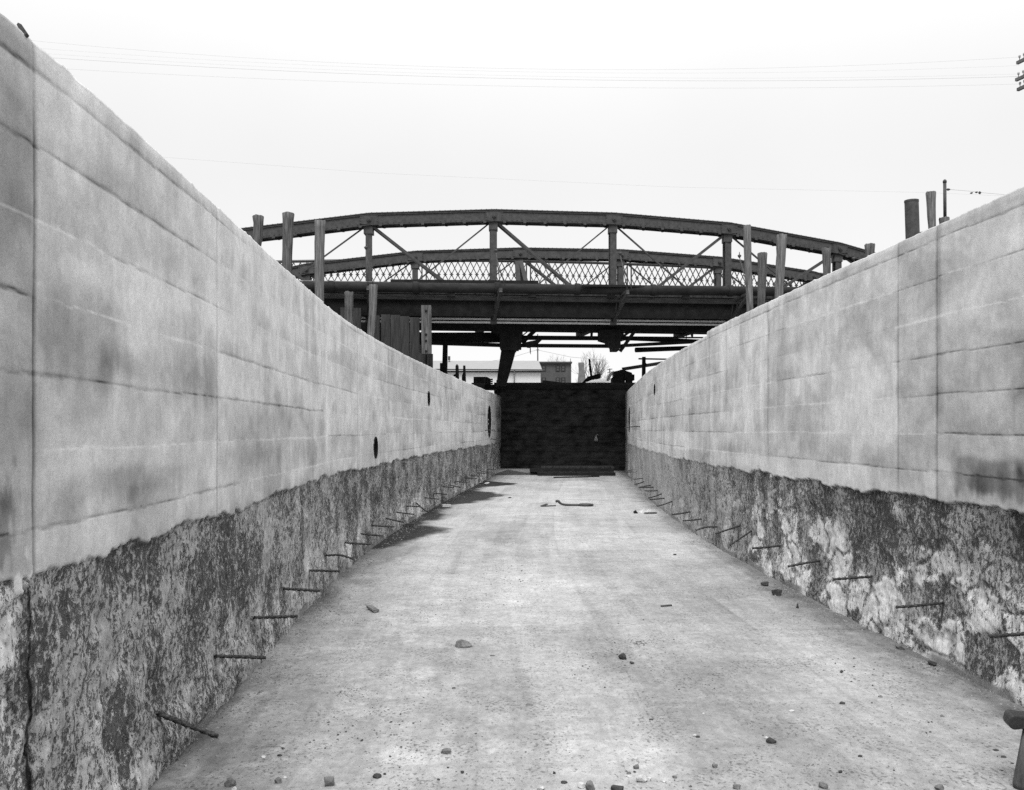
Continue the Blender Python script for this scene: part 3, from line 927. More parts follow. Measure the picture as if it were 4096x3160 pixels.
# floor beams, stringers, deck, near side fascia timber, brackets
for k in range(-4, 6):
    mb = MB()
    a, b = NP(k, 0, -.05), NP(k, 0, 5.75)
    z = zbot(k)
    mb.bar(a + UPV * (z + .40), b + UPV * (z + .40), .02, .72)
    mb.bar(a + UPV * (z + .76), b + UPV * (z + .76), .22, .03)
    mb.bar(a + UPV * (z + .05), b + UPV * (z + .05), .22, .03)
    mb.build('floor_beam', M['black'], br)
for i in range(9):
    wv = .3 + i * .66
    mb = MB()
    for k in range(-4, 5):
        a, b = NP(k, 0, wv), NP(k + 1, 0, wv)
        za, zb_ = 6.12 + camb(k) * .3, 6.12 + camb(k + 1) * .3
        mb.bar(a + UPV * za, b + UPV * zb_, .14, .42)
    mb.build('stringer', M['black'], br)
for wv, nm in ((-.36, 'fascia_beam'), (5.55, 'fascia_beam')):
    mb = MB()
    for k in range(-4, 5):
        a, b = NP(k, 0, wv), NP(k + 1, 0, wv)
        zc = 5.87 if wv < 1 else 6.30
        mb.bar(a + UPV * (zc - .1 + zbot(k) - 5.3), b + UPV * (zc - .1 + zbot(k + 1) - 5.3), .08, .72 if wv < 1 else 1.0)
    mb.build(nm, M['black'], br)
mb = MB()
for k in range(-4, 5):
    a, b = NP(k, 0, 2.85), NP(k + 1, 0, 2.85)
    mb.bar(a + UPV * (6.40 + camb(k) * .3), b + UPV * (6.40 + camb(k + 1) * .3), 5.7, .13)
mb.build('deck', M['plank_dk'], br)
mb = MB()
for k in range(-4, 5):
    a, b = NP(k, 0, -.86), NP(k + 1, 0, -.86)
    z = 5.97 + .035 * k
    mb.bar(a + UPV * z, b + UPV * (z + .035), .14, .16)
mb.build('edge_timber', M['timber'], br)
mb = MB()
for k in range(-4, 5):
    a, b = NP(k, 0, -.5), NP(k + 1, 0, -.5)
    mb.bar(a + UPV * (6.16 + .035 * k), b + UPV * (6.195 + .035 * k), .34, .07)
mb.build('footway_planks', M['plank_dk'], br)
for k in range(-3, 5):
    z = zbot(k)
    bk_ = MB()
    a, t_, lo = NP(k, z + .72, -.14), NP(k, z + .80, -1.9), NP(k, z + .02, -.14)
    bk_.bar(a, t_, .10, .09); bk_.bar(lo, t_ - UPV * .05, .10, .08); bk_.bar(a, lo, .10, .08, PN)
    for f in (.25, .5, .75):
        bk_.bar(a.lerp(t_, f), lo.lerp(t_, max(f - .15, .05)), .03, .04)
    bo = bk_.build('bracket', M['iron'], br)
    lean = .10 * k
    base = NP(k, z + .84, -1.86)
    top = base + PU * (-.12 - .05 * k) + PN * .25 + UPV * 1.22
    st = MB()
    st.tube([base, top], .016, 6); st.tube([base + PU * .16, top - UPV * .12], .013, 6)
    st.tube([top - UPV * .02, top + UPV * .05, top + UPV * .09], [.03, .07, .02], 8); st.tube([top + UPV * .09, top + UPV * .17], .014, 6)
    st.build('stanchion', M['rail'], bo)

# lattice railing along the far footway
RW = 5.15
zr_k = [-3.2, -2, -1, 0, 1, 2, 3, 4.2]
zr_v = [7.86, 8.10, 8.30, 8.40, 8.45, 8.42, 8.33, 8.15]
def zr(k): return float(np.interp(k, zr_k, zr_v))
def RP(k, z): return NP(k, z, RW)
PL = PV.length
rl = MB(); rl2 = MB(); rl3 = MB()
kk = np.arange(-3.4, 4.2, .5)
for a, b in zip(kk, kk[1:]):
    rl.bar(RP(a, zr(a)), RP(b, zr(b)), .10, .045)
    rl2.bar(RP(a, zr(a) - .055), RP(b, zr(b) - .055), .05, .045)
    rl3.bar(RP(a, zr(a) - 1.13), RP(b, zr(b) - 1.13), .05, .09)
rt_ = rl.build('top_rail', M['railtop'], br)
rl2.build('under_rail', M['rail'], br)
rl3.build('bottom_rail', M['rail'], br)
for i in range(-3, 5):
    lat = MB()
    k0, k1 = i - .5 + .02, i + .5 - .02
    n = 16; p_ = (k1 - k0) / n
    def clipbar(ka, za, kb, zb, off):
        # keep the bar inside the panel
        if ka > kb: ka, za, kb, zb = kb, zb, ka, za
        if kb <= k0 or ka >= k1: return
        if ka < k0:
            f = (k0 - ka) / (kb - ka); ka, za = k0, za + (zb - za) * f
        if kb > k1:
            f = (k1 - ka) / (kb - ka); kb, zb = k1, za + (zb - za) * f
        lat.bar(RP(ka, zr(ka) + za) + PN * off, RP(kb, zr(kb) + zb) + PN * off, .030, .034, PN)
    for j in range(-2, n + 1):
        c0 = k0 + j * p_
        clipbar(c0, -.08, c0 + 2 * p_, -1.09, .012)
        clipbar(c0, -1.09, c0 + 2 * p_, -.08, -.012)
    for j in range(n):
        c0 = k0 + (j + 1) * p_
        if c0 < k1 - .001:
            c = RP(c0, zr(c0) - .585)
            lat.tube([c - PN * .03, c + PN * .03], .048, 8)
            lat.bar(c - PU * .075, c + PU * .075, .03, .03)
            lat.bar(c - UPV * .07, c + UPV * .07, .03, .03)
    for ke in (k0, k1):
        lat.bar(RP(ke, zr(ke)), RP(ke, 6.45), .05, .05, PN)
    lat.build('lattice_panel', M['rail'], br)
for (x0, y0, x1, y1, x2, y2) in ((2068, 1045, 2075, 1140, 0, 0), (2082, 1045, 2112, 1140, 0, 0)):
    mb = MB(); mb.bar(P(x0, y0, 35.1), P(x1, y1 + 20, 34.9), .17, .12, PN); mb.build('raking_strut', M['iron_far'], br)

# water main carried beside the near truss
pp = [NP(k, 6.24 + .058 * (k + .0), -1.22) for k in (-3.3, 4.2)]
wp = thing('water_main', pp[0], 'long cast iron water pipe with collars hung along the near side of the bridge', 'pipe')
mb = MB(); mb.tube(pp, .165, 20); mb.build('pipe', M['pipe'], wp)
for x in (990, 1323, 1661, 1988, 2308, 2612, 2920):
    k = (x - 1988) / 487.0
    # panel coordinate from the plate position
    for _ in range(20):
        q = NP(k, 0, -1.22); k += (x - (HX + F * q.x / q.y)) / 480.0
    zc = 6.24 + .058 * k
    mb = MB(); mb.tube([NP(k - .02, zc, -1.22), NP(k - .016, zc, -1.22), NP(k + .014, zc + .001, -1.22), NP(k + .03, zc + .002, -1.22)], [.17, .20, .20, .17], 20)
    mb.build('collar', M['pipe'], wp)
    mb = MB(); mb.box(NP(k + .28, zc - .21, -1.15), (.26, .22, .10)); mb.build('saddle', M['black'], wp)
# planks and a thin rail lying along the edge of the footway
for lab, x0, y0, x1, y1, h in (('long dark plank on edge over the water pipe, between first and second bridge post', 1562, 1126, 2152, 1131, .11),
                           ('shorter dark plank lying over the water pipe, left of the third bridge post', 2332, 1143, 2572, 1147, .07)):
    a, b = P(x0, y0, 28.9), P(x1, y1, 29.5)
    mb = MB(); mb.bar(a, b, .22, h)
    props(mb.build('loose_plank', M['black'], loc=a), lab, 'plank', 'planks on the bridge edge')
a, b = P(1170, 1123, 28.4), P(1600, 1130, 28.9)
mb = MB(); mb.tube([a, b], .022, 8)
mb.tube([P(1420, 1127, 28.7), P(1440, 1127, 28.7)], .04, 8); mb.tube([P(1200, 1127, 28.4), P(1214, 1127, 28.4)], .04, 8)
props(mb.build('thin_pipe', M['railtop'], loc=a), 'thin pale pipe above the thick water pipe at the left end of the bridge', 'pipe')

# ---------------------------------------------------------------- falsework timbers under the bridge
def beam(name, lab, p, q, wd, ht, mat='black', cat='beam', group=None, up=(0, 0, 1)):
    mb = MB(); mb.bar(p, q, wd, ht, up)
    return props(mb.build(name, M[mat], loc=p), lab, cat, group)
def px(n, Z): return n * Z / F
beam('trestle_beam', 'thick black beam under the left end of the bridge', P(1560, 1352, 32.3), P(2004, 1350, 33.1), .5, px(37, 32.7), group='beams under the bridge')
beam('trestle_beam', 'slimmer black beam sloping just under the thick cap beam left of the raking prop', P(1640, 1369, 32.2), P(2006, 1381, 33), .3, px(13, 32.7), group='beams under the bridge')
beam('cross_beam', 'upper of the two long black beams crossing below the bridge', P(2080, 1352, 32.6), P(2470, 1354, 33.3), .3, px(13, 33), group='beams under the bridge')
beam('cross_beam', 'lower of the two long black beams crossing below the bridge', P(2080, 1382, 32.4), P(2480, 1385, 33.2), .3, px(12, 33), group='beams under the bridge')
beam('cross_beam', 'black beam falling to the right from the hanging block toward the right wall', P(2484, 1352, 33.3), P(2860, 1369, 34.0), .3, px(14, 33), group='beams under the bridge')
beam('cross_beam', 'black beam rising to the right from the hanging block toward the right wall', P(2484, 1383, 33.1), P(2860, 1363, 33.8), .3, px(11, 33), group='beams under the bridge')
beam('steel_girder', 'long black girder under the deck along the near edge of the bridge', NP(-3.4, 5.22, 1.6), NP(4.2, 5.40, 1.6), .3, .22, group='beams under the bridge')
beam('steel_girder', 'long black girder under the deck along the far edge of the bridge', NP(-3.4, 5.68, 4.9), NP(4.2, 5.78, 4.9), .3, .40, group='beams under the bridge')

def block(name, lab, cat, Z, depth, poly, mat='black'):
    mb = MB(); mb.prism([P(x, y, Z) for x, y in poly], (0, depth, 0))
    return props(mb.build(name, M[mat], loc=P(poly[0][0], poly[0][1], Z)), lab, cat)
block('corbel_block', 'big black timber block under the bridge at the head of the raking prop', 'timber block', 31.6, 1.0,
      [(1962, 1318), (2086, 1318), (2086, 1390), (2076, 1390), (2076, 1395), (2066, 1395), (2066, 1400), (2006, 1400), (1998, 1384), (1998, 1340), (1975, 1330)])
block('corbel_block', 'black block hanging under the bridge between the two long beams and the right wall', 'timber block', 31.9, .9,
      [(2400, 1318), (2483, 1318), (2483, 1392), (2478, 1392), (2478, 1400), (2450, 1400), (2448, 1386), (2428, 1364), (2400, 1356)])
mb = MB()
a, b = P(2036, 1392, 32.0), P(2002, 1560, 32.6)
mb.prism([P(2006, 1392, 32.0), P(2066, 1392, 32.0), P(2046, 1465, 32.3), P(2023, 1545, 32.6), P(1985, 1545, 32.6), P(1990, 1500, 32.5)], (0, .45, 0))
mb.box(P(1990, 1534, 32.5), (px(9, 32.5), .3, px(25, 32.5)))
props(mb.build('raking_prop', M['black'], loc=P(2004, 1545, 32.6)), 'thick black raking prop standing on the end of the left wall and bearing the bridge', 'prop')
mb = MB(); mb.tube([P(1705, 1340, 31), P(1708, 1500, 31)], [.13, .15], 12)
props(mb.build('trestle_post', M['black'], loc=P(1708, 1500, 31)), 'black trestle post half hidden behind the bolted squared post', 'post', 'posts under the bridge')
mb = MB(); mb.prism([P(1771, 1375, 32.3), P(1789, 1375, 32.3), P(1787, 1520, 32.3), P(1767, 1520, 32.3)], (0, .3, 0)); mb.box(P(1767, 1480, 32.3), (.12, .2, .5))
props(mb.build('trestle_post', M['black'], loc=P(1777, 1520, 32.3)), 'slim black trestle post seen against the white shed roof', 'post', 'posts under the bridge')
beam('brace', 'thin black diagonal brace at the upper right corner of the big timber block', P(2143, 1318, 32.2), P(2088, 1372, 32.2), .15, px(8, 32), cat='brace', up=(0, 1, 0))
beam('brace', 'black plank dangling obliquely beside the block near the right wall', P(2541, 1322, 32.2), P(2480, 1406, 32.4), .12, px(12, 32), cat='brace', up=(0, 1, 0))
mb = MB(); mb.prism([P(2088, 1372, 31.9), P(2122, 1364, 31.9), P(2160, 1358, 31.9), P(2168, 1359, 31.9), P(2152, 1374, 31.9), P(2124, 1379, 31.9), P(2120, 1391, 31.9), P(2108, 1390, 31.9), P(2104, 1380, 31.9)], (0, .15, 0))
props(mb.build('splintered_plank', M['black'], loc=P(2088, 1380, 31.9)), 'short splintered black plank end poking right from the big timber block', 'plank')
rng = random.Random(5)
for j, (x, y0, y1, ww, lab) in enumerate([(2367, 1322, 1358, 9, 'ragged black strip hanging under the deck left of the hanging block'),
                              (2121, 1385, 1418, 3, 'thin strip of rope dangling below the splintered plank end'),
                              (2403, 1322, 1352, 4, 'leftmost sliver of wood hanging in the cluster beside the hanging block'),
                              (2415, 1322, 1348, 3, 'middle sliver of wood hanging in the cluster beside the hanging block'),
                              (2389, 1320, 1331, 12, 'short torn board end under the deck by the ragged strip'),
                              (2560, 1320, 1330, 22, 'broken board end under the deck right of the dangling plank'),
                              (2748, 1322, 1356, 4, 'thin hanging strap beside the right wall under the bridge end'),
                              (2770, 1322, 1350, 9, 'black hanger block under the bridge end beside the right wall')]):
    Z = 32.3
    mb = MB()
    t = rng.uniform(-3, 3)
    mb.prism([P(x - ww / 2, y0, Z), P(x + ww / 2, y0, Z), P(x + ww / 2 + t * .5, (y0 * 2 + y1) / 3, Z), P(x + ww * .25 + t, y1, Z), P(x - ww * .3 + t, y1 - 3, Z), P(x - ww * .6, (y0 + 2 * y1) / 3, Z)], (0, .05 + ww * .004, 0))
    props(mb.build('hanging_strip', M['black'], loc=P(x, y0, Z)), lab, 'debris')
# raking steel hanger bits at the bridge's right end
mb = MB(); mb.tube([P(2542, 1400, 34.6), P(2760, 1392, 35.2)], [px(10, 34.6), px(9, 34.8)], 14)
props(mb.build('log', M['black'], loc=P(2542, 1400, 34.6)), 'thick black log jutting left from the right wall under the bridge', 'log')

# ---------------------------------------------------------------- piles
def pile(name, lab, x0, y0, w0, x1, y1, w1, Z, mat, seed, bend=0, group='wooden piles standing behind the walls', cut=0, base=2.45, cat='pile', cap=False):
    rng = random.Random(seed)
    a, b = P(x0, y0, Z), P(x1, y1, Z)
    d = (b - a)
    f = (a.z - base) / (a.z - b.z)
    n = 26
    pts, rad = [], []
    for i in range(n + 1):
        t = i / n * f
        p = a + d * t
        p.x += px(bend, Z) * math.sin(min(t, 1) * math.pi) + rng.uniform(-.004, .004)
        wloc = w0 + (w1 - w0) * min(t, 1.15)
        r = px(wloc, Z) / 2 * (1 + rng.uniform(-.03, .03))
        if i == 0: r *= 1.04
        pts.append(p); rad.append(r)
    mb = MB()
    mb.tube([pts[0] + Vector((0, 0, .015))] + pts, [rad[0] * .9] + rad, 18, jag=.03, rng=rng)
    # broken, slightly sloping head
    for i in range(18):
        v = list(mb.v[i]); v[2] += cut * (i % 9) / 9 * .05 + rng.uniform(-.02, .02); mb.v[i] = tuple(v)
    return props(mb.build(name, M[mat], loc=pts[-1]), lab, cat, group)
pile('wooden_pile', 'leftmost weathered wooden pile, in front of the end of the top chord', 1033, 866, 42, 1026, 995, 34, 26, 'pile', 1, 3)
pile('wooden_pile', 'tall dark headed wooden pile, second from the left', 1153, 855, 45, 1147, 1105, 37, 26, 'pile', 2, 0)
pile('wooden_pile', 'tallest looking pale grained wooden pile, third from the left', 1281, 884, 42, 1278, 1225, 36, 26, 'pile_lt', 3, -2)
pile('wooden_pile', 'short split wooden pile head under the water pipe, behind dark boards', 1396, 1170, 36, 1396, 1235, 34, 27, 'pile', 4, 0)
pile('wooden_pile', 'leaning slender wooden pile under the stanchion of the first bridge post', 1493, 1142, 33, 1482, 1345, 29, 27.0, 'pile_lt', 5, 3)
pile('wooden_pile', 'tall slim wooden pile, first to the left of the right wall group', 2988, 904, 31, 3000, 1235, 27, 27, 'pile_lt', 7, -1)
pile('wooden_pile', 'short flared wooden pile between the two tall ones on the right', 3050, 1014, 37, 3045, 1215, 30, 28, 'pile', 8, 1)
pile('wooden_pile', 'tall wide topped wooden pile leaning slightly left on the right', 3128, 941, 40, 3116, 1178, 33, 27, 'pile_lt', 9, 0)
pile('wooden_pile', 'short wooden pile standing beside the fifth bridge post', 3305, 995, 34, 3308, 1110, 28, 27, 'pile', 10, 0)
pile('wooden_pile', 'stub of a wooden pile at the right end of the top chord', 3479, 979, 38, 3479, 1040, 35, 27, 'pile', 11, 0)
pile('wooden_pile', 'thin wooden pile with a rotten dark side, right of the black iron stack', 3723, 771, 37, 3729, 932, 27, 26, 'pile_lt', 12, 0)
pile('wooden_pile', 'low pile head carrying the thin iron mast', 3777, 874, 38, 3779, 915, 35, 26, 'pile', 13, 0)
pile('wooden_pile', 'low dark pile head right beside the black iron stack', 3694, 931, 34, 3694, 960, 33, 26.5, 'pile', 14, 0)
for lab, x, y, ww, hh, Zp in (('small black bollard with a knob on top, in front of the white shed', 1828, 1462, 13, 90, 31.5), ('small black post with a lump at its foot, in front of the white shed', 1857, 1462, 10, 90, 31.5)):
    mb = MB()
    a, b = P(x, y, Zp), P(x + 2, y + hh, Zp)
    mb.tube([a, a.lerp(b, .1), b], [px(ww, Zp) / 2 * .95, px(ww, Zp) / 2, px(ww * 1.25, Zp) / 2], 12)
    if ww > 11:
        mb.tube([a + Vector((0, 0, .04)), a], [.03, .03], 8); mb.tube([P(x - 14, 1503, Zp), P(x + 6, 1498, Zp)], [.03, .07], 8)
    else:
        mb.hull([P(x + u, v, Zp + w_) for u, v, w_ in ((-9, 1500, 0), (-5, 1492, 0), (0, 1490, .1), (-11, 1530, 0), (8, 1530, 0), (-2, 1530, -.15))])
    props(mb.build('bollard', M['black'], loc=b), lab, 'bollard')
# squared bolted post
mb = MB()
a, b = P(1705.5, 1223, 27.5), P(1706.5, 1416, 27.5)
mb.bar(a, b, .30, .28, (0, 1, 0))
sq = thing('bolted_post', b, 'squared pale timber post with bolt heads beside the row of upright boards', 'post')
mb.build('shaft', M['pile'], sq)
for yy in (1243, 1338, 1363, 1405):
    mb = MB(); c = P(1704, yy, 27.36); mb.tube([c, c - Vector((0, .05, 0))], [.04, .03], 8); mb.build('bolt', M['black'], sq)
# black iron stack
mb = MB(); Z = 24.5
a = P(3646, 802, Z); b = P(3652, 990, Z); f = (a.z - 2.45) / (a.z - b.z); e = a + (b - a) * f
st = thing('iron_stack', e, 'black iron chimney stack rising behind the right wall', 'chimney stack')
mb.tube([a, e], px(53, Z) / 2, 24, cap=False)
mb.tube([a, a - Vector((0, 0, .4))], px(50, Z) / 2, 24, cap=False)
mb.build('shell', M['iron'], st)
mb = MB(); mb.tube([a + Vector((0, 0, .004)), a - Vector((0, 0, .05))], px(55, Z) / 2, 24, cap=False); mb.build('rim', M['iron'], st)
# mast on the pile head
Z = 26
ms = thing('iron_mast', P(3780, 876, Z), 'thin iron mast with a ball top on a low pile head behind the right wall', 'mast')
mb = MB(); mb.tube([P(3779, 730, Z), P(3780, 876, Z)], .046, 12); mb.build('shaft', M['iron'], ms)
mb = MB(); mb.tube([P(3779, 717.5, Z), P(3779, 720, Z), P(3779, 724, Z), P(3779, 731, Z)], [.015, .04, .055, .055], 12); mb.build('cap', M['iron'], ms)
mb = MB(); mb.tube([P(3784, 758, Z), P(3800, 758, Z)], .02, 8); mb.tube([P(3789, 758, Z), P(3796, 758, Z)], .035, 8); mb.build('insulator', M['iron'], ms)

# upright boards (sheet planking) on the left
bl = [(1380, 1231, 33, 'leftmost of the dark upright boards, behind the short split pile head'), (1427, 1233, 33, 'dark upright board right of the short split pile head'),
      (1505, 1262, 26, 'dark upright board just right of the leaning slender pile'),
      (1543, 1258, 35, 'first of the four tall upright boards left of the bolted post'), (1582, 1259, 36, 'second of the four tall upright boards left of the bolted post'),
      (1619, 1264, 35, 'third of the four tall upright boards left of the bolted post'), (1659, 1270, 36, 'rightmost of the tall upright boards, next to the bolted post'),
      (1686, 1414, 30, 'short upright board below the foot of the bolted post'), (1720, 1416, 22, 'short dark board at the right of the bolted post foot')]
for i, (x, y, ww, lab) in enumerate(bl):
    Z = 28.0
    a = P(x, y, Z)
    mb = MB()
    mb.bar(a + Vector((0, .01 * (i % 2), rng.uniform(-.01, .01))), Vector((a.x + rng.uniform(-.01, .01), Z, 2.45)), px(ww + 1.5, Z), .07, (0, 1, 0))
    props(mb.build('upright_board', M['plank_dk'], loc=(a.x, Z, 2.45)), lab, 'board', 'upright boards behind the left wall')

# ---------------------------------------------------------------- reinforcing bars sticking out of the walls
ORD = ['first', 'second', 'third', 'fourth', 'fifth', 'sixth', 'seventh', 'eighth', 'ninth', 'tenth', 'eleventh', 'twelfth', 'thirteenth', 'fourteenth', 'fifteenth',
       'sixteenth', 'seventeenth', 'eighteenth', 'nineteenth', 'twentieth', 'twenty first', 'twenty second', 'twenty third', 'twenty fourth']
rng = random.Random(12)
for left, bars in ((True, barsL), (False, barsR)):
    for i, (x0, y0, x1, y1, bend, lab) in enumerate(bars):
        a, Y = wall_hit(x0, y0, left)
        b = P(x1, y1, Y - (.02 if left else .0))
        d = b - a
        wob = rng.uniform(-1, 1) * (2.2 if i > 0 else .8)
        pts = []
        for j in range(13):
            t = -.12 + 1.12 * j / 12
            p = a + d * t
            p.z += px(wob, Y) * math.sin(max(t, 0) * math.pi) * (900 / F * 2 if Y < 14 else .8)
            if bend: p.z += px(abs(bend), Y) * math.sin(max(t, 0) * math.pi) * .9
            pts.append(p)
        r = .0125 if Y < 14 else .014
        if i == 0 and left: r = .0135
        r *= rng.uniform(.9, 1.1)
        mb = MB()
        e1 = d.cross(UPV).normalized(); e2 = e1.cross(d.normalized())
        # square twisted bar
        n = len(pts); vs = []
        for j, p in enumerate(pts):
            for q in range(4):
                ang = q * math.pi / 2 + j * .9
                vs.append(p + (e1 * math.cos(ang) + e2 * math.sin(ang)) * r)
        fs = [(j * 4 + q, j * 4 + (q + 1) % 4, j * 4 + 4 + (q + 1) % 4, j * 4 + 4 + q) for j in range(n - 1) for q in range(4)]
        fs += [(0, 1, 2, 3), (n * 4 - 4, n * 4 - 3, n * 4 - 2, n * 4 - 1)]
        mb._add(vs, fs, True)
        if not lab:
            side = 'left' if left else 'right'
            lab = 'steel bar sticking out of the %s wall, %s from the camera along its foot' % (side, ORD[i])
        props(mb.build('steel_bar', M['rust'], loc=a), lab, 'steel bar', 'steel bars sticking out of the %s wall foot' % ('left' if left else 'right'))

# ---------------------------------------------------------------- stones and litter lying on the floor
def stone(name, mat, x, y, wpx, hpx, seed, lab, cat='stone', npt=13, group='loose stones on the channel floor', flat=1.0, rot=None):
    rng = random.Random(seed)
    c = G(x, y)
    ww = px(wpx, c.y); hh = px(hpx, c.y) * .98
    bm = bmesh.new()
    bmesh.ops.create_icosphere(bm, subdivisions=3, radius=1)
    planes = []
    for _ in range(npt):
        n = Vector((rng.gauss(0, 1), rng.gauss(0, 1), rng.gauss(0, .8))).normalized()
        planes.append((n, rng.uniform(.48, .85)))
    planes.append((Vector((0, 0, -1)), .5))
    for v in bm.verts:
        for n, dd in planes:
            k = v.co.dot(n)
            if k > dd: v.co -= n * (k - dd)
        v.co += Vector((rng.uniform(-.018, .018), rng.uniform(-.018, .018), rng.uniform(-.018, .018)))
    xs = [v.co.x for v in bm.verts]; zs = [v.co.z for v in bm.verts]; ys = [v.co.y for v in bm.verts]
    sx = ww / (max(xs) - min(xs)); sz = hh / (max(zs) - min(zs)) ; sy = max(ww * .75, hh * .6) / (max(ys) - min(ys))
    me = bpy.data.meshes.new(name)
    for v in bm.verts:
        v.co = Vector(((v.co.x) * sx, v.co.y * sy, (v.co.z - min(zs)) * sz - hh * .04))
    bm.to_mesh(me); bm.free()
    for p_ in me.polygons: p_.use_smooth = False
    me.materials.append(M[mat])
    o = bpy.data.objects.new(name, me); C.objects.link(o)
    o.location = c + Vector((0, ww * .3, 0))
    return props(o, lab, cat, group)
def ridge(mat, x, y, wpx, hpx, seed, lab): return stone('stone', mat, x, y, wpx, hpx, seed, lab)
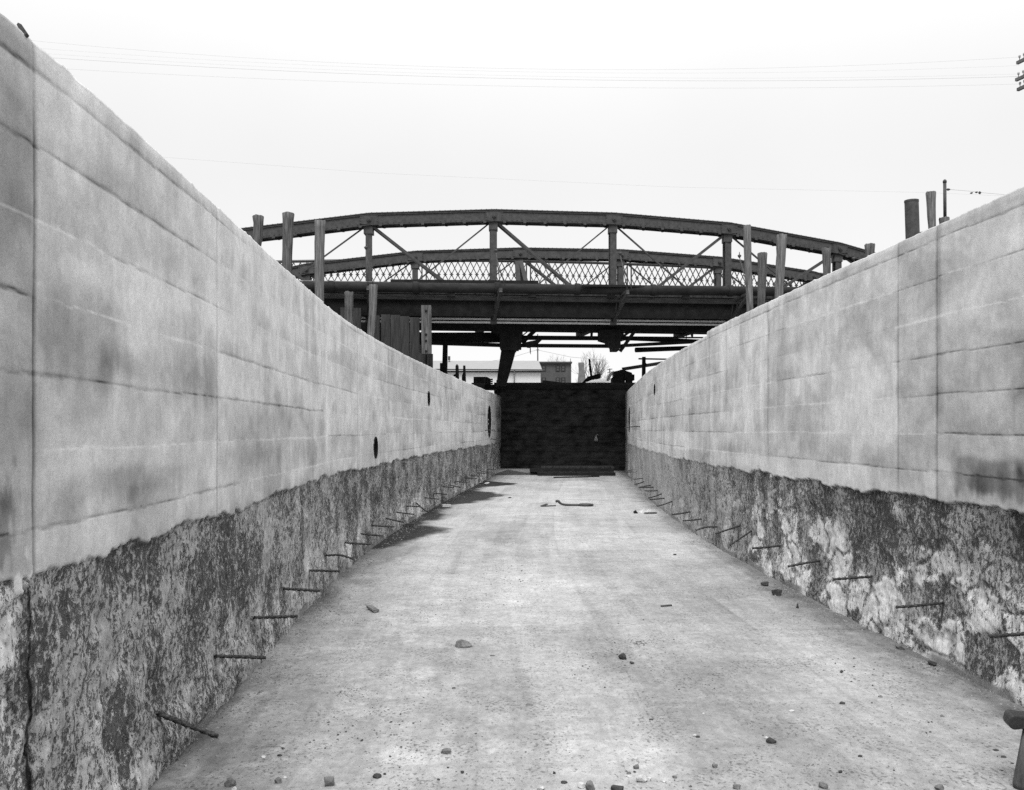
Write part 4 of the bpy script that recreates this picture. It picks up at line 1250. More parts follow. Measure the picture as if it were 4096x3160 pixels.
SL = [
 ('stone_m', 1849, 2592, 71, 30, 'biggest flat topped grey stone, lying left of the middle of the floor'),
 ('stone_d', 2492, 2638, 32, 26, 'dark lumpy stone right of the middle of the floor'),
 ('stone_d', 2528, 2655, 20, 8, 'small dark chip close to the lumpy stone right of the middle'),
 ('stone_d', 3111, 2383, 48, 26, 'round grey brown stone nearest to the right wall, lower one of two'),
 ('stone_d', 3063, 2344, 32, 18, 'dark humped stone by the right wall, upper one of two'),
 ('stone_m', 3609, 2598, 50, 20, 'flat pale topped stone against the foot of the right wall'),
 ('stone_d', 3733, 2664, 42, 20, 'black wedge of stone in the dirt under the right wall'),
 ('stone_d', 3085, 2974, 42, 22, 'dark stone with a pale chip touching its left side'),
 ('stone_l', 3066, 2955, 16, 9, 'small pale chip touching a dark stone'),
 ('stone_m', 1785, 3017, 42, 20, 'flat mortar speckled stone low in the centre left of the floor'),
 ('stone_m', 914, 3150, 45, 40, 'blocky stone with pale top and dark sides near the bottom left'),
 ('stone_m', 1108, 3136, 29, 27, 'pointed small stone with pale tip near the bottom left'),
 ('stone_l', 934, 3166, 22, 18, 'pale chip at the very bottom edge beside the blocky stone'),
 ('stone_l', 1139, 3114, 16, 7, 'thin pale sliver right of the pointed small stone'),
 ('stone_m', 1315, 3147, 43, 40, 'upright grey stone with a seam across its face, near the bottom edge'),
 ('stone_d', 1506, 3115, 37, 18, 'black triangular stone near the bottom edge'),
 ('stone_d', 1538, 3100, 12, 7, 'tiny dark pebble just right of the black triangular stone'),
 ('stone_d', 1118, 3026, 20, 9, 'small black square chip left of centre near the bottom'),
 ('stone_l', 1050, 3032, 20, 9, 'small pale chip next to the small black square chip'),
 ('stone_d', 1130, 2997, 14, 8, 'small dark lens shaped chip above the black square chip'),
 ('stone_d', 1849, 3094, 16, 10, 'small black cube of stone low in the centre'),
 ('stone_d', 1866, 3098, 7, 4, 'black crumb right of the small black cube'),
 ('stone_d', 1792, 3073, 10, 5, 'dark round pebble above the small black cube'),
 ('stone_d', 1753, 3122, 13, 7, 'dark pebble low in the centre, left of the small black cube'),
 ('stone_d', 2218, 3097, 11, 12, 'dark upright pebble low in the middle'),
 ('stone_d', 2256, 3135, 28, 8, 'flat dark splinter of stone low in the middle'),
 ('stone_l', 2325, 3155, 34, 22, 'pale rounded stone left of the tall grey slab at the bottom edge'),
 ('stone_m', 2364, 3168, 38, 42, 'tall grey rounded slab cut by the bottom edge of the picture'),
 ('stone_l', 2165, 3162, 34, 14, 'low white stone cut by the bottom edge of the picture'),
 ('stone_d', 2477, 3166, 54, 18, 'long dark crusty stone cut by the bottom edge of the picture'),
 ('stone_l', 2571, 3130, 46, 30, 'largest white faced stone of the little cluster at the bottom centre'),
 ('stone_l', 2597, 3124, 20, 14, 'white stone touching the right of the largest white faced one'),
 ('stone_m', 2546, 3077, 24, 18, 'grey tilted stone topmost in the cluster at the bottom centre'),
 ('stone_d', 2539, 3091, 13, 7, 'dark chip in the middle of the cluster at the bottom centre'),
 ('stone_m', 2515, 3098, 20, 9, 'grey flat chip at the left of the cluster at the bottom centre'),
 ('stone_l', 2517, 3109, 18, 8, 'white flat chip under the grey one in the bottom centre cluster'),
 ('stone_m', 2863, 3072, 22, 16, 'round grey stone alone to the right of the bottom centre cluster'),
 ('stone_m', 2700, 3113, 20, 9, 'small grey stone between the cluster and the round grey stone'),
 ('stone_l', 2656, 3130, 20, 6, 'flat pale chip right of the bottom centre cluster'),
 ('stone_l', 2780, 2946, 16, 8, 'pale end of a two toned chip right of centre'),
 ('stone_d', 2793, 2951, 16, 8, 'dark end of a two toned chip right of centre'),
 ('stone_m', 2949, 3158, 34, 18, 'mottled stone at the bottom edge right of centre'),
 ('stone_m', 3295, 3155, 36, 24, 'pale peaked stone at the bottom edge, right part'),
 ('stone_m', 3765, 3166, 40, 26, 'grey peaked stone cut by the bottom edge under the right wall'),
 ('stone_d', 3372, 2817, 26, 10, 'dark flat pebble in the right half of the floor'),
 ('stone_d', 3368, 2690, 17, 9, 'small dark pebble above the dark flat one in the right half'),
 ('stone_m', 3522, 2789, 18, 8, 'grey pebble on the right half, toward the wall'),
 ('stone_m', 3770, 2868, 16, 8, 'small grey pebble close to the faint floor seam on the right'),
 ('stone_d', 3442, 3028, 18, 7, 'dark thin pebble low in the right half'),
 ('stone_d', 3363, 3092, 18, 10, 'dark pebble beside dirt litter low in the right half'),
 ('stone_l', 2271, 3004, 17, 9, 'small white pebble low in the middle of the floor'),
 ('stone_m', 2120, 2828, 30, 12, 'small grey wedge of stone in the middle of the floor'),
 ('stone_d', 2605, 2883, 20, 6, 'dark thin chip right of the middle of the floor'),
 ('stone_l', 2815, 2857, 12, 6, 'tiny pale chip right of the middle of the floor'),
 ('stone_l', 3168, 2846, 20, 6, 'thin pale chip in the right half of the floor'),
 ('stone_d', 1815, 2756, 18, 5, 'thin dark chip below the biggest stone'),
 ('stone_d', 1968, 2626, 22, 4, 'thin dark sliver right of the biggest stone'),
 ('stone_l', 2311, 2719, 12, 9, 'small white pebble with a dark underside in the middle of the floor'),
 ('stone_m', 1893, 1936, 12, 8, 'pale lump at the left wall foot beyond the farthest damp patch'),
 ('stone_l', 1948, 1937, 22, 9, 'pale lump on the farthest damp patch'),
 ('stone_d', 2039, 1993, 14, 5, 'small dark pebble left of the hooked iron'),
 ('stone_d', 3988, 3005, 24, 6, 'dark flat chip left of the wooden trestle leg'),
 ('stone_d', 4017, 3034, 24, 9, 'grey dark splinter beside the wooden trestle leg'),
 ('stone_d', 4050, 3058, 14, 6, 'small dark chip touching the trestle leg side'),
 ('stone_d', 3991, 3030, 7, 7, 'tiny round black pebble near the wooden trestle leg'),
 ('stone_d', 4010, 3087, 16, 6, 'dark crumb between the trestle leg and the bottom edge'),
 ('stone_d', 2700, 2222, 14, 7, 'small dark pebble in the far right half of the floor'),
]
for i, (m_, x, y, a_, b_, lab) in enumerate(SL):
    stone('stone', m_, x, y, a_, b_, 100 + i, lab)
# splinter of wood
p, q = G(1476, 2434), G(1506, 2450)
mb = MB(); mb.bar(p + Vector((0, 0, .02)), q + Vector((0, 0, .015)), .05, .018); mb.hull([q + Vector((x, y, z)) for x, y, z in ((-.01, -.02, 0), (.0, .02, 0), (.02, .01, .02), (-.05, 0, .03))])
props(mb.build('wood_splinter', M['stone_m'], loc=p), 'thin tapering splinter lying on the left half of the floor', 'splinter')
p, q = G(2645, 2428), G(2686, 2424)
mb = MB(); mb.bar(p + Vector((0, 0, .008)), q + Vector((0, 0, .008)), .02, .012)
props(mb.build('wood_splinter', M['chip'], loc=p), 'thin dark stick lying right of the middle of the floor', 'splinter')
mb = MB(); c = G(3190, 2432); mb.tube([c, c + Vector((0, 0, .03)), c + Vector((.003, 0, .045))], [.012, .008, .003], 6)
props(mb.build('peg', M['chip'], loc=c), 'tiny upright dark peg near the right wall', 'peg')
mb = MB(); p, q = G(1768, 2030), G(1802, 2029)
mb.bar(p + Vector((0, 0, .04)), q + Vector((0, 0, .035)), .10, .05)
props(mb.build('board_offcut', M['stone_l'], loc=p), 'pale topped offcut lying on the damp patch at the left', 'offcut')
mb = MB(); p, q = G(1622, 2105), G(1655, 2104)
mb.bar(p + Vector((0, 0, .03)), q + Vector((0, 0, .03)), .06, .03)
props(mb.build('board_offcut', M['timber'], loc=p), 'dark small offcut by the left wall under the bars', 'offcut')

# hooked iron tool, pale scrap beyond
Z = G(2280, 2024).y
def fp(x, y, z=.02):
    g = G(x, y); return Vector((g.x, g.y, z))
hk = thing('hooked_bar', fp(2280, 2024, 0), 'hooked iron bar with an eye at its right end on the far floor', 'iron bar')
mb = MB()
pts = [P(2222, 2007, Z), P(2228, 2004, Z), P(2234, 2005, Z), P(2241, 2013, Z), P(2249, 2017, Z), P(2262, 2019, Z), P(2300, 2020, Z), P(2326, 2021, Z)]
for p in pts: p.z = max(p.z, .02)
mb.tube(pts, [.022, .03, .03, .026, .022, .022, .022, .024], 10)
mb.build('shank', M['iron'], hk)
mb = MB(); e = P(2344, 2021, Z); e.z = .025
mb.tube([e + Vector((.14 * math.cos(a) * (1 if abs(math.cos(a)) < 2 else 1), .13 * math.sin(a), 0)) for a in [i * math.pi / 8 for i in range(17)]], .022, 8, cap=False)
mb.build('eye', M['iron'], hk)
mb = MB(); mb.bar(fp(2166, 2027, .012), fp(2222, 2025, .012), .05, .022); mb.bar(fp(2166, 2027, .014), P(2188, 2016, G(2188, 2023).y), .05, .02)
props(mb.build('bent_strap', M['iron'], loc=fp(2166, 2027, 0)), 'dark bent iron strap like an arrowhead left of the hooked bar', 'iron strap')
c = G(2566, 2054)
mb = MB(); rr = random.Random(4)
mb.hull([c + Vector((x, y, z)) for x, y, z in ((0, 0, 0), (.12, .1, 0), (.05, .08, .08), (-.03, .1, .03), (.14, .02, .02))])
mb.hull([c + Vector((x, y, z)) for x, y, z in ((.10, 0, 0), (.24, .1, 0), (.17, .05, .09), (.12, .12, .06), (.26, .02, .03))])
props(mb.build('paper_scrap', M['stone_l'], loc=c), 'crumpled pale scrap near the right wall on the far floor', 'scrap')
mb = MB(); mb.tube([P(2538, 2044, c.y), P(2543, 2051, c.y), P(2550, 2055, c.y)], [.035, .03, .02], 8); mb.bar(c + Vector((.05, -.05, .01)), c + Vector((.28, -.04, .01)), .06, .03)
props(mb.build('dark_shard', M['black'], loc=c + Vector((-.1, 0, 0))), 'black curled shard lying in front of the crumpled pale scrap', 'shard')

# fine grit and chips: nobody could count them
def grit(name, mat, n, seed, smin, smax, mode):
    rng = np.random.default_rng(seed)
    vs, fs = [], []
    cnt = 0
    while cnt < n:
        Y = 3.3 * math.exp(rng.random() * math.log(26 / 3.3)) if mode != 'near' else rng.uniform(3.3, 9)
        xl, xr = float(XL(Y)), float(XR(Y))
        if mode == 'edge':
            e = min(abs(rng.normal(0, .16)), .8)
            X = xl + .02 + e if rng.random() < .5 else xr - .02 - e
        else:
            X = rng.uniform(xl + .05, xr - .05)
            if mode == 'heap':
                hx, hy, hr = HEAPS[rng.integers(len(HEAPS))]
                X = hx + rng.normal(0, hr); Y = hy + rng.normal(0, hr * 1.3)
            if mode == 'clump' and fbm(np.array([X * 2.3]), np.array([Y * 1.7]), 71, 3)[0] < .60: continue
        s = smin + (smax - smin) * rng.random() ** 3
        a = rng.random() * 6.28
        el_ = rng.uniform(.5, 1.6)
        k = len(vs); hgt = .55 if mode != 'heap' else .3
        z0 = -.002
        for q in range(4):
            an = a + q * math.pi / 2 + rng.uniform(-.4, .4)
            rr = s * (el_ if q % 2 else 1) * rng.uniform(.7, 1.2)
            vs.append((X + rr * math.cos(an), Y + rr * math.sin(an), z0))
        for q in range(3):
            an = a + q * 2.1 + rng.uniform(-.4, .4)
            vs.append((X + s * .5 * math.cos(an), Y + s * .5 * math.sin(an), z0 + s * rng.uniform(.35, .9) * hgt / .55))
        fs += [(k, k + 1, k + 4), (k + 1, k + 5, k + 4), (k + 1, k + 2, k + 5), (k + 2, k + 6, k + 5), (k + 2, k + 3, k + 6), (k + 3, k, k + 6), (k, k + 4, k + 6), (k + 4, k + 5, k + 6)]
        cnt += 1
    me = bpy.data.meshes.new(name); me.from_pydata(vs, [], fs); me.materials.append(M[mat])
    o = bpy.data.objects.new(name, me); C.objects.link(o)
    return o
HEAPS = [(G(x, y).x, G(x, y).y, q) for x, y, q in ((1285, 2675, .05), (1300, 2690, .04), (1450, 2698, .07), (1360, 2625, .05), (1490, 2622, .04), (3310, 3088, .06), (3210, 3066, .04), (3300, 3020, .04), (3180, 2558, .04), (1540, 3060, .05), (2560, 2570, .04), (1370, 2770, .06), (3870, 2925, .04))]
props(grit('litter_heaps', 'chip', 1500, 9, .0018, .0085, 'heap'), 'small loose heaps of dark chips and splinters on the floor', 'litter', kind='stuff')
props(grit('floor_grit', 'grit', 9000, 1, .002, .009, 'all'), 'fine grey grit scattered over the whole channel floor', 'grit', kind='stuff')
props(grit('wall_foot_grit', 'grit', 7000, 2, .003, .014, 'edge'), 'crumbled grit gathered along the feet of both walls', 'grit', kind='stuff')
props(grit('chip_litter', 'chip', 2000, 3, .0025, .010, 'clump'), 'dark chips and crumbs lying in loose drifts on the floor', 'litter', kind='stuff')
props(grit('dark_crumbs', 'chip', 350, 4, .003, .011, 'all'), 'single dark crumbs dotted thinly over the floor', 'litter', kind='stuff')

# wooden leg and crosspiece at the right edge
Z = 3.9
tr = thing('wooden_trestle', (2.3, Z, 0), 'small dark wooden trestle with a round ended crosspiece at the bottom right edge', 'trestle')
mb = MB()
n = 14; vs = []
prof = [(4047, 2866), (4042, 2876), (4038, 2890), (4037, 2898), (4039, 2906), (4045, 2914), (4053, 2919), (4062, 2921), (4074, 2920), (4086, 2918), (4100, 2919), (4190, 2921), (4190, 2872), (4100, 2868), (4070, 2862), (4055, 2862)]
mb.prism([P(x, y, Z - .03) for x, y in prof], (.02, .09, 0))
cr_ = mb.build('crosspiece', M['tool'], tr)
bv = cr_.modifiers.new('bevel', 'BEVEL'); bv.width = .008; bv.segments = 3; bv.limit_method = 'ANGLE'
mb = MB(); mb.tube([P(4118, 2915, Z), P(4100, 3040, Z), P(4084, 3134, Z), Vector((P(4082, 3150, Z).x, Z, 0))], [.026, .031, .034, .030], 16)
mb.build('leg', M['toolg'], tr)
mb = MB(); mb.tube([P(4215, 2915, Z), Vector((P(4235, 3150, Z).x, Z, 0))], [.026, .034], 12)
mb.build('leg', M['toolg'], tr)

# dark clod on the left wall's top
mb = MB(); Z = 2.86
x_ = P(71, 88, Z)
mb.prism([P(66, 98, Z), P(72, 90, Z), P(86, 97, Z), P(109, 131, Z), P(100, 140, Z), P(84, 135, Z)], (-.001, .015, -.004))
props(mb.build('stone_chip', M['stone_d'], loc=x_), 'dark wedge shaped chip perched on the top edge of the left wall', 'stone chip')

# ---------------------------------------------------------------- things on the far bank
Z = 34.2
bx = thing('tool_box', P(1925, 1533, Z), 'dark box with a sloped lid standing on the left end of the bulkhead', 'box')
mb = MB(); mb.prism([P(1894, 1507, Z), P(1948, 1507, Z), P(1962, 1515, Z), P(1962, 1540, Z), P(1894, 1540, Z)], (0, .5, 0)); mb.build('body', M['plank_dk'], bx)
for j in range(3):
    mb = MB(); mb.box(P(1967, 1518 + j * 8, Z + .1), (.08, .3, .045)); mb.build('rung', M['timber'], bx)
mb = MB(); mb.prism([P(1886, 1531, 33.6), P(1938, 1531, 33.6), P(1938, 1562, 33.6), P(1898, 1562, 33.6), P(1896, 1536, 33.6), P(1886, 1536, 33.6)], (0, .4, 0))
props(mb.build('stacked_block', M['timber'], loc=P(1920, 1556, 33.6)), 'grey squared block below the dark box at the end of the left wall', 'block')
mb = MB(); mb.prism([P(1938, 1538, 33.7), P(2012, 1538, 33.7), P(2012, 1556, 33.7), P(1938, 1556, 33.7)], (0, .3, 0))
props(mb.build('black_beam', M['black'], loc=P(1975, 1556, 33.7)), 'black beam between the grey block and the foot of the raking prop', 'beam')
mb = MB(); mb.prism([P(1932, 1556, 33.2), P(1987, 1557, 33.2), P(1987, 1561, 33.2), P(1932, 1559, 33.2)], (0, .35, 0))
props(mb.build('gangplank', M['timber'], loc=P(1932, 1559, 33.2)), 'thin grey board lying on the end of the left wall', 'board')

# timber stack and pipes at the right end of the bulkhead
Z = 34.6
parts = [([(2448, 1511), (2466, 1507), (2500, 1501), (2500, 1540), (2448, 1541)], 'lower black timber block at the right end of the bulkhead', 0),
         ([(2455, 1486), (2474, 1482), (2486, 1478), (2498, 1481), (2526, 1490), (2530, 1498), (2502, 1501), (2466, 1507), (2455, 1508)], 'black hump of timber above the lower block at the right end', .05),
         ([(2500, 1490), (2528, 1491), (2528, 1497), (2538, 1498), (2538, 1521), (2530, 1523), (2530, 1532), (2536, 1540), (2505, 1540), (2508, 1520), (2500, 1518)], 'stepped black timber crib next to the right wall', -.1)]
for poly, lab, dy in parts:
    mb = MB(); mb.prism([P(x, y, Z + dy) for x, y in poly], (0, .5, 0))
    props(mb.build('timber_crib', M['black'], loc=P(poly[0][0], poly[0][1], Z + dy)), lab, 'timber block', 'black timbers at the right end of the bulkhead')
mb = MB(); mb.tube([P(2490, 1478, 35.2), P(2495, 1476, 35.2), P(2660, 1450, 36.4)], [px(8.5, 35), px(7, 35), px(7, 36)], 16)
props(mb.build('discharge_pipe', M['iron'], loc=P(2490, 1478, 35.2)), 'black pipe sloping down left from the right wall to the timber stack', 'pipe')
mb = MB(); mb.prism([P(2570, 1427, 34.9), P(2583, 1427, 34.9), P(2583, 1450, 34.9), P(2587, 1456, 34.9), P(2583, 1470, 34.9), P(2582, 1560, 34.9), P(2568, 1560, 34.9)], (0, .14, 0))
gp = thing('guard_post', P(2576, 1560, 34.9), 'black post with a thin rail through its top, beside the right wall', 'post')
mb.build('upright', M['black'], gp)
mb = MB(); mb.bar(P(2555, 1435, 34.85), P(2670, 1437, 35.4), .05, .06); mb.build('rail', M['timber'], gp)

# white water and spout
Z = 36.5
mb = MB()
rng2 = random.Random(8)
prof = [(2318, 1541), (2330, 1532), (2352, 1520), (2372, 1515), (2400, 1512), (2420, 1513), (2450, 1522), (2470, 1541)]
for i in range(len(prof) - 1):
    pass
vs, fs = [], []
nx_, ny_ = 26, 8
for j in range(ny_ + 1):
    for i in range(nx_ + 1):
        x = 2312 + (2475 - 2312) * i / nx_
        yt = float(np.interp(x, [p_[0] for p_ in prof], [p_[1] for p_ in prof]))
        t = j / ny_
        top = P(x, yt, Z + .9)
        zbot_ = 2.6
        zz_ = zbot_ + (top.z - zbot_) * math.sin(t * math.pi) ** .5
        vs.append((top.x, Z + 1.8 * t, zz_ + rng2.uniform(-.01, .01)))
for j in range(ny_):
    for i in range(nx_):
        k = j * (nx_ + 1) + i
        fs.append((k, k + 1, k + nx_ + 2, k + nx_ + 1))
mb._add(vs, fs, True)
props(mb.build('white_mound', M['foam'], loc=(P(2390, 1541, Z).x, Z + .9, 2.6)), 'low smooth white mound behind the bulkhead, left of the black timber stack', 'mound')
mb = MB(); pts = [P(2456, 1488, Z), P(2447, 1492, Z), P(2438, 1502, Z), P(2432, 1516, Z), P(2430, 1524, Z)]
mb.tube(pts, [px(5, Z), px(7, Z), px(7.5, Z), px(7, Z), px(5, Z)], 12)
props(mb.build('water_spout', M['foam'], loc=pts[-1]), 'pale blurred spout arching down onto the white mound', 'water spout')
mb = MB(); mb.tube([P(2357, 1436, 35.6), P(2366, 1510, 35.6)], [px(4, 35.6), px(4.5, 35.6)], 10)
props(mb.build('leaning_post', M['black'], loc=P(2366, 1510, 35.6)), 'slender black post leaning in front of the bare tree', 'post')
mb = MB(); mb.prism([P(2350, 1508, 35.5), P(2352, 1506, 35.5), P(2388, 1497, 35.5), P(2400, 1494, 35.5), P(2402, 1513, 35.5), P(2370, 1518, 35.5), P(2350, 1526, 35.5), P(2325, 1536, 35.5), P(2330, 1529, 35.5)], (0, .4, 0))
props(mb.build('tilted_board', M['black'], loc=P(2350, 1526, 35.5)), 'black tilted board lying on the white mound at the foot of the leaning post', 'board')
mb = MB(); mb.prism([P(2170, 1524, 36), P(2178, 1521, 36), P(2250, 1530, 36), P(2300, 1538, 36), P(2300, 1542, 36), P(2170, 1542, 36)], (0, .8, 0))
props(mb.build('board_heap', M['timber'], loc=P(2235, 1542, 36)), 'low grey heap of boards sloping to the right behind the bulkhead', 'heap')

# white shed
Z = 70.0
sh = thing('white_shed', P(1900, 1670, Z), 'long white shed with a pale roof beyond the bulkhead', 'shed')
xa, xb = P(1380, 0, Z).x, P(2165, 0, Z).x
xr_ = P(2149, 0, Z).x
ze, zrg = P(0, 1484, Z).z, P(0, 1443, Z + 3).z
mb = MB(); mb.box(((xa + xb) / 2, Z + 3, (ze + 2.5) / 2), (xb - xa - .1, 6, ze - 2.5)); mb.build('wall', M['shed_wall'], sh)
rf = MB(); rf.hexa(((xa + xr_) / 2, Z + 3, 0), (0, 0, 0), (0, 0, 0), (0, 0, 0)) if False else None
rf._add([(xa, Z - .25, ze), (xb + .1, Z - .25, ze), (xr_ + .2, Z + 3, zrg), (xa, Z + 3, zrg), (xa, Z + 6.2, ze), (xb + .1, Z + 6.2, ze)],
        [(0, 1, 2, 3), (3, 2, 5, 4), (0, 3, 4), (1, 5, 2), (0, 4, 5, 1)])
ro = rf.build('roof', M['shed_roof'], sh)
mb = MB(); c = P(1796.5, 1433, Z + 2.6); mb.box(c, (px(9, Z + 2.6), .2, px(16, Z + 2.6))); mb.box(c - Vector((0, 0, .25)), (.06, .06, .4)); mb.build('vent', M['brick'], ro)
mb = MB(); mb.bar((xa, Z - .34, P(0, 1477, Z).z), (xb + .15, Z - .34, P(0, 1481, Z).z), .12, .09); mb.build('gutter', M['gutter'], sh)
mb = MB(); mb.bar((xa, Z - .14, P(0, 1484.5, Z).z), (xb + .1, Z - .14, P(0, 1487, Z).z), .10, .11); mb.build('eave_board', M['gutter'], sh)
mb = MB(); x = P(2058, 0, Z).x; mb.tube([(x, Z - .30, P(0, 1480, Z).z), (x - .02, Z - .12, P(0, 1492, Z).z), (x, Z - .08, 2.6)], .05, 8); mb.build('downspout', M['shed_roof'], sh)
# utility pole behind the shed
mb = MB(); p, q = P(2150.5, 1380, 80), P(2152.5, 1447, 80); q2 = Vector((q.x, q.y, 2.5))
up_ = thing('utility_pole', q2, 'thin dark utility pole behind the right end of the white shed', 'pole')
mb.tube([p + Vector((0, 0, 1.0)), q2], [.05, .08], 10); mb.build('shaft', M['gutter'], up_)
mb = MB(); mb.bar(P(2145, 1400, 79.9), P(2156, 1399, 79.9), .08, .07); mb.build('crossarm', M['pole'], up_)
# dark brick building
Z = 88.0
bb = thing('brick_building', P(2220, 1670, Z), 'dark flat roofed brick building right of the white shed', 'building')
x0, x1, zt_ = P(2150, 0, Z).x, P(2285, 0, Z).x, P(0, 1451, Z).z
mb = MB(); mb.box(((x0 + x1) / 2, Z + 4, (zt_ + 2.5) / 2), (x1 - x0, 8, zt_ - 2.5)); mb.build('wall', M['brick'], bb)
mb = MB(); mb.box(((x0 + x1) / 2, Z + 3.9, zt_ + .02), (x1 - x0 + .15, 8.3, .16)); mb.build('cornice', M['gutter'], bb)
for (xc, yc) in ((2175, 1474), (2231, 1474), (2253, 1474), (2175, 1522), (2231, 1522), (2253, 1522)):
    c = P(xc, yc, Z - .01)
    wv, hv = px(13, Z), px(20, Z)
    fr_ = MB(); fr_.box(c, (wv + .10, .06, hv + .10)); fo = fr_.build('window', M['pane'], bb)
    pn = MB()
    for sz_ in (-1, 1): pn.box(c + Vector((0, -.045, sz_ * hv * .25)), (wv * .7, .02, hv * .40))
    pn.build('sash', M['brick'], fo)
mb = MB(); mb.tube([P(2282, 1434, Z), P(2282, 1452, Z)], .03, 6); mb.build('roof_rod', M['pole'], bb)
# bottle kiln
Z = 100.0
prof = [(2325, 1450, 10.5), (2325, 1453, 12), (2325, 1460, 12), (2326, 1475, 11.6), (2327, 1490, 13), (2327, 1510, 15), (2327, 1530, 17), (2327, 1545, 20), (2327, 1690, 30)]
mb = MB(); mb.tube([P(x, y, Z) for x, y, r in prof], [px(r, Z) for x, y, r in prof], 20)
props(mb.build('bottle_chimney', M['kiln'], loc=P(2327, 1690, Z)), 'pale bottle shaped chimney left of the bare tree', 'chimney')
# small far pole with two crossarms
fpl = thing('telegraph_pole', Vector((P(2440, 0, 130).x, 130, 2.5)), 'tiny far telegraph pole with two crossarms right of the bare tree', 'pole')
mb = MB(); mb.tube([P(2439, 1474, 130), Vector((P(2440, 0, 130).x, 130, 2.5))], .09, 8); mb.build('shaft', M['pole'], fpl)
for yy, hw in ((1478, 10), (1489, 9)):
    mb = MB(); mb.bar(P(2439 - hw, yy + 1, 129.8), P(2439 + hw, yy - 2, 129.8), .12, .12); mb.build('crossarm', M['pole'], fpl)

# bare trees
def tree(lab, base_x, top_y, Z, spread, seed, nb, lean=0, tr_=.14):
    rng = random.Random(seed)
    root = Vector((P(base_x, 0, Z).x, Z, 2.5))
    H = P(0, top_y, Z).z - 2.5
    t = thing('bare_tree', root, lab, 'tree', 'bare trees beyond the bulkhead')
    trunk, crown = MB(), MB()
    def grow(p, d, ln, r, lvl, mb):
        n = 4
        pts = [p]
        for i in range(n):
            d = (d + Vector((rng.gauss(0, .09), rng.gauss(0, .09), .05))).normalized()
            pts.append(pts[-1] + d * ln / n)
        rr = [r * (1 - .5 * i / n) for i in range(n + 1)]
        mb.tube(pts, rr, 6 if lvl < 2 else 4, cap=False)
        if lvl >= 5 or ln < .3: return
        k = nb if lvl < 2 else rng.choice((2, 3, 3))
        for j in range(k):
            q = pts[rng.choice((2, 3, 4, 4))] if j else pts[-1]
            a = rng.uniform(0, 6.28)
            s = rng.uniform(.25, .62) * spread
            e1 = d.cross(Vector((1, 0, .1))).normalized(); e2 = e1.cross(d)
            nd = (d + (e1 * math.cos(a) + e2 * math.sin(a)) * s + Vector((0, 0, .12))).normalized()
            grow(q, nd, ln * rng.uniform(.62, .80), r * .56, lvl + 1, crown)
    grow(root, Vector((lean, 0, 1)).normalized(), H * .30, tr_, 0, trunk)
    trunk.build('trunk', M['bark'], t); crown.build('crown', M['bark'], t)
tree('large bare tree with many fine twigs right of the bottle chimney', 2385, 1385, 105, 1.0, 21, 4, .02, .16)
tree('bare tree at the right of the large one, leaning right', 2415, 1432, 108, 1.0, 33, 3, .12, .12)
tree('small bare tree showing above the dark brick building', 2204, 1402, 96, .8, 5, 3, .06, .10)
tree('small thin bare bush left of the bottle chimney', 2318, 1500, 95, .9, 9, 3, -.3, .06)

# ---------------------------------------------------------------- pole at the right edge with wires
Z = 35.0
pc = Vector((28.0 * 35 / 48, 46.9 * 35 / 48, 2.5))
tp_ = thing('line_pole', pc, 'line pole beyond the right edge, only three crossarm ends showing', 'pole')
mb = MB(); mb.tube([pc, Vector((pc.x, pc.y, 18.2))], [.16, .10], 12); mb.build('shaft', M['pole'], tp_)
k35 = 35 / 48
tips = [(4069, 252), (4064, 320), (4071, 359)]
for (x, y) in tips:
    a = P(x, y, Z)
    b = Vector((2 * pc.x - a.x, 2 * pc.y - a.y, a.z))
    mb = MB(); mb.bar(a, b, .11, px(12, Z)); ar = mb.build('crossarm', M['pole'], tp_)
    for f in (.07, .2, .8, .93):
        c = a.lerp(b, f) + Vector((0, 0, px(6, Z)))
        mb = MB(); mb.tube([c, c + Vector((0, 0, .10)), c + Vector((0, 0, .11)), c + Vector((0, 0, .19)), c + Vector((0, 0, .21))], [.015, .015, .04, .045, .02], 8)
        mb.build('insulator', M['glass'], ar)
wires = [('highest of the thin overhead wires crossing the sky', (154, 165), (2332, 278), (4078, 228), .005),
         ('overhead wire just below the highest one', (180, 195), (2500, 292), (4078, 262), .0035),
         ('third overhead wire counted from the highest', (195, 215), (2688, 312), (4072, 296), .0035),
         ('darkest overhead wire, fourth counted from the highest', (208, 231), (2570, 322), (4072, 306), .008),
         ('fifth overhead wire, lowest of the close set', (270, 276), (2688, 352), (4078, 336), .005)]
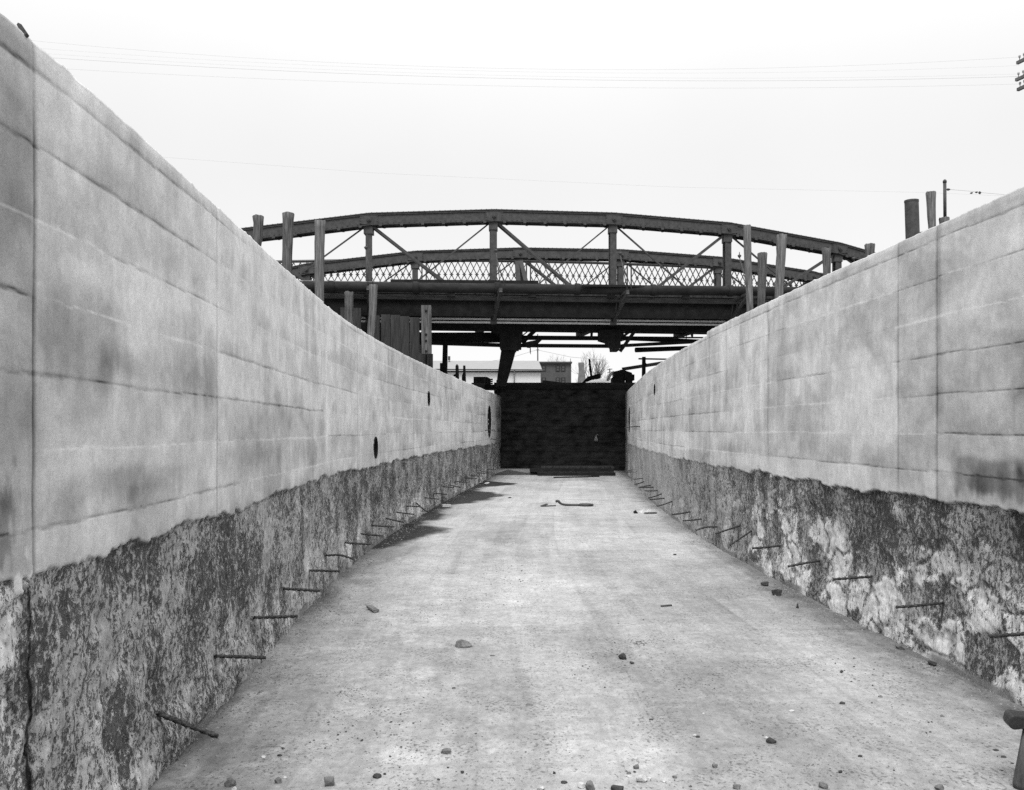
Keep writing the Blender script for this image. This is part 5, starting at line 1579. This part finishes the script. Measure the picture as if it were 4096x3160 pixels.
for lab, l_, m_, r_, rad in wires:
    A = np.array([[q[0] ** 2, q[0], 1] for q in (l_, m_, r_)], float); yv = np.array([l_[1], m_[1], r_[1]], float)
    co = np.linalg.solve(A, yv)
    pts = [P(x, float(np.dot(co, [x * x, x, 1])), Z + .4) for x in np.linspace(-420, r_[0], 50)]
    mb = MB(); mb.tube(pts, rad * .6, 5)
    props(mb.build('overhead_wire', M['wire'], loc=pts[-1]), lab, 'wire', 'overhead wires crossing the sky')
Z = 26.0
pts = [P(x, float(np.interp(x, [400, 1500, 2688, 3700, 4096], [610, 692, 748, 770, 787])), Z + 4) for x in np.linspace(420, 4500, 40)]
mb = MB(); mb.tube(pts, .0022, 5)
props(mb.build('overhead_wire', M['wire'], loc=pts[0]), 'single very thin wire low in the sky, running toward the iron mast', 'wire', 'overhead wires crossing the sky')
sw = thing('span_wire', P(3800, 758, 26), 'short span wire with small strain insulators running right from the iron mast', 'wire')
mb = MB(); mb.tube([P(3800, 758, 26), P(3885, 765, 26), P(3924, 770, 26), P(4096, 786, 26), P(4300, 806, 26)], .006, 5); mb.build('strand', M['wire'], sw)
for x, y, r in ((3886, 772, .03), (3906, 769, .03), (3919, 771, .05)):
    mb = MB(); c = P(x, y, 26); mb.tube([c - Vector((.04, 0, .01)), c, c + Vector((.04, 0, .01))], [.012, r, .012], 8); mb.build('insulator', M['iron'], sw)
# thin service wire under the bridge from the utility pole
a, m1, b = P(1900, 1452, 80), P(2148, 1399, 80), P(2420, 1440, 80)
mb = MB(); mb.tube([a, a.lerp(m1, .5) - Vector((0, 0, .25)), m1], .02, 5); mb.tube([m1, m1.lerp(b, .5) - Vector((0, 0, .2)), b], .02, 5)
props(mb.build('service_wire', M['wire'], loc=m1), 'faint wire draped over the utility pole behind the white shed', 'wire')

# dark masonry under the left end of the bridge
mb = MB(); p, q = P(1100, 1280, 29.6), P(1640, 1280, 29.6)
mb.prism([(p.x, 29.7, 2.3), (q.x, 29.7, 2.3), (q.x, 29.7, q.z - .05), (p.x, 29.7, p.z + .0)], (0, 4.5, 0))
props(mb.build('bridge_abutment', M['black'], loc=((p.x + q.x) / 2, 29.7, 2.45)), 'black abutment under the left end of the bridge, behind the upright boards', 'abutment')
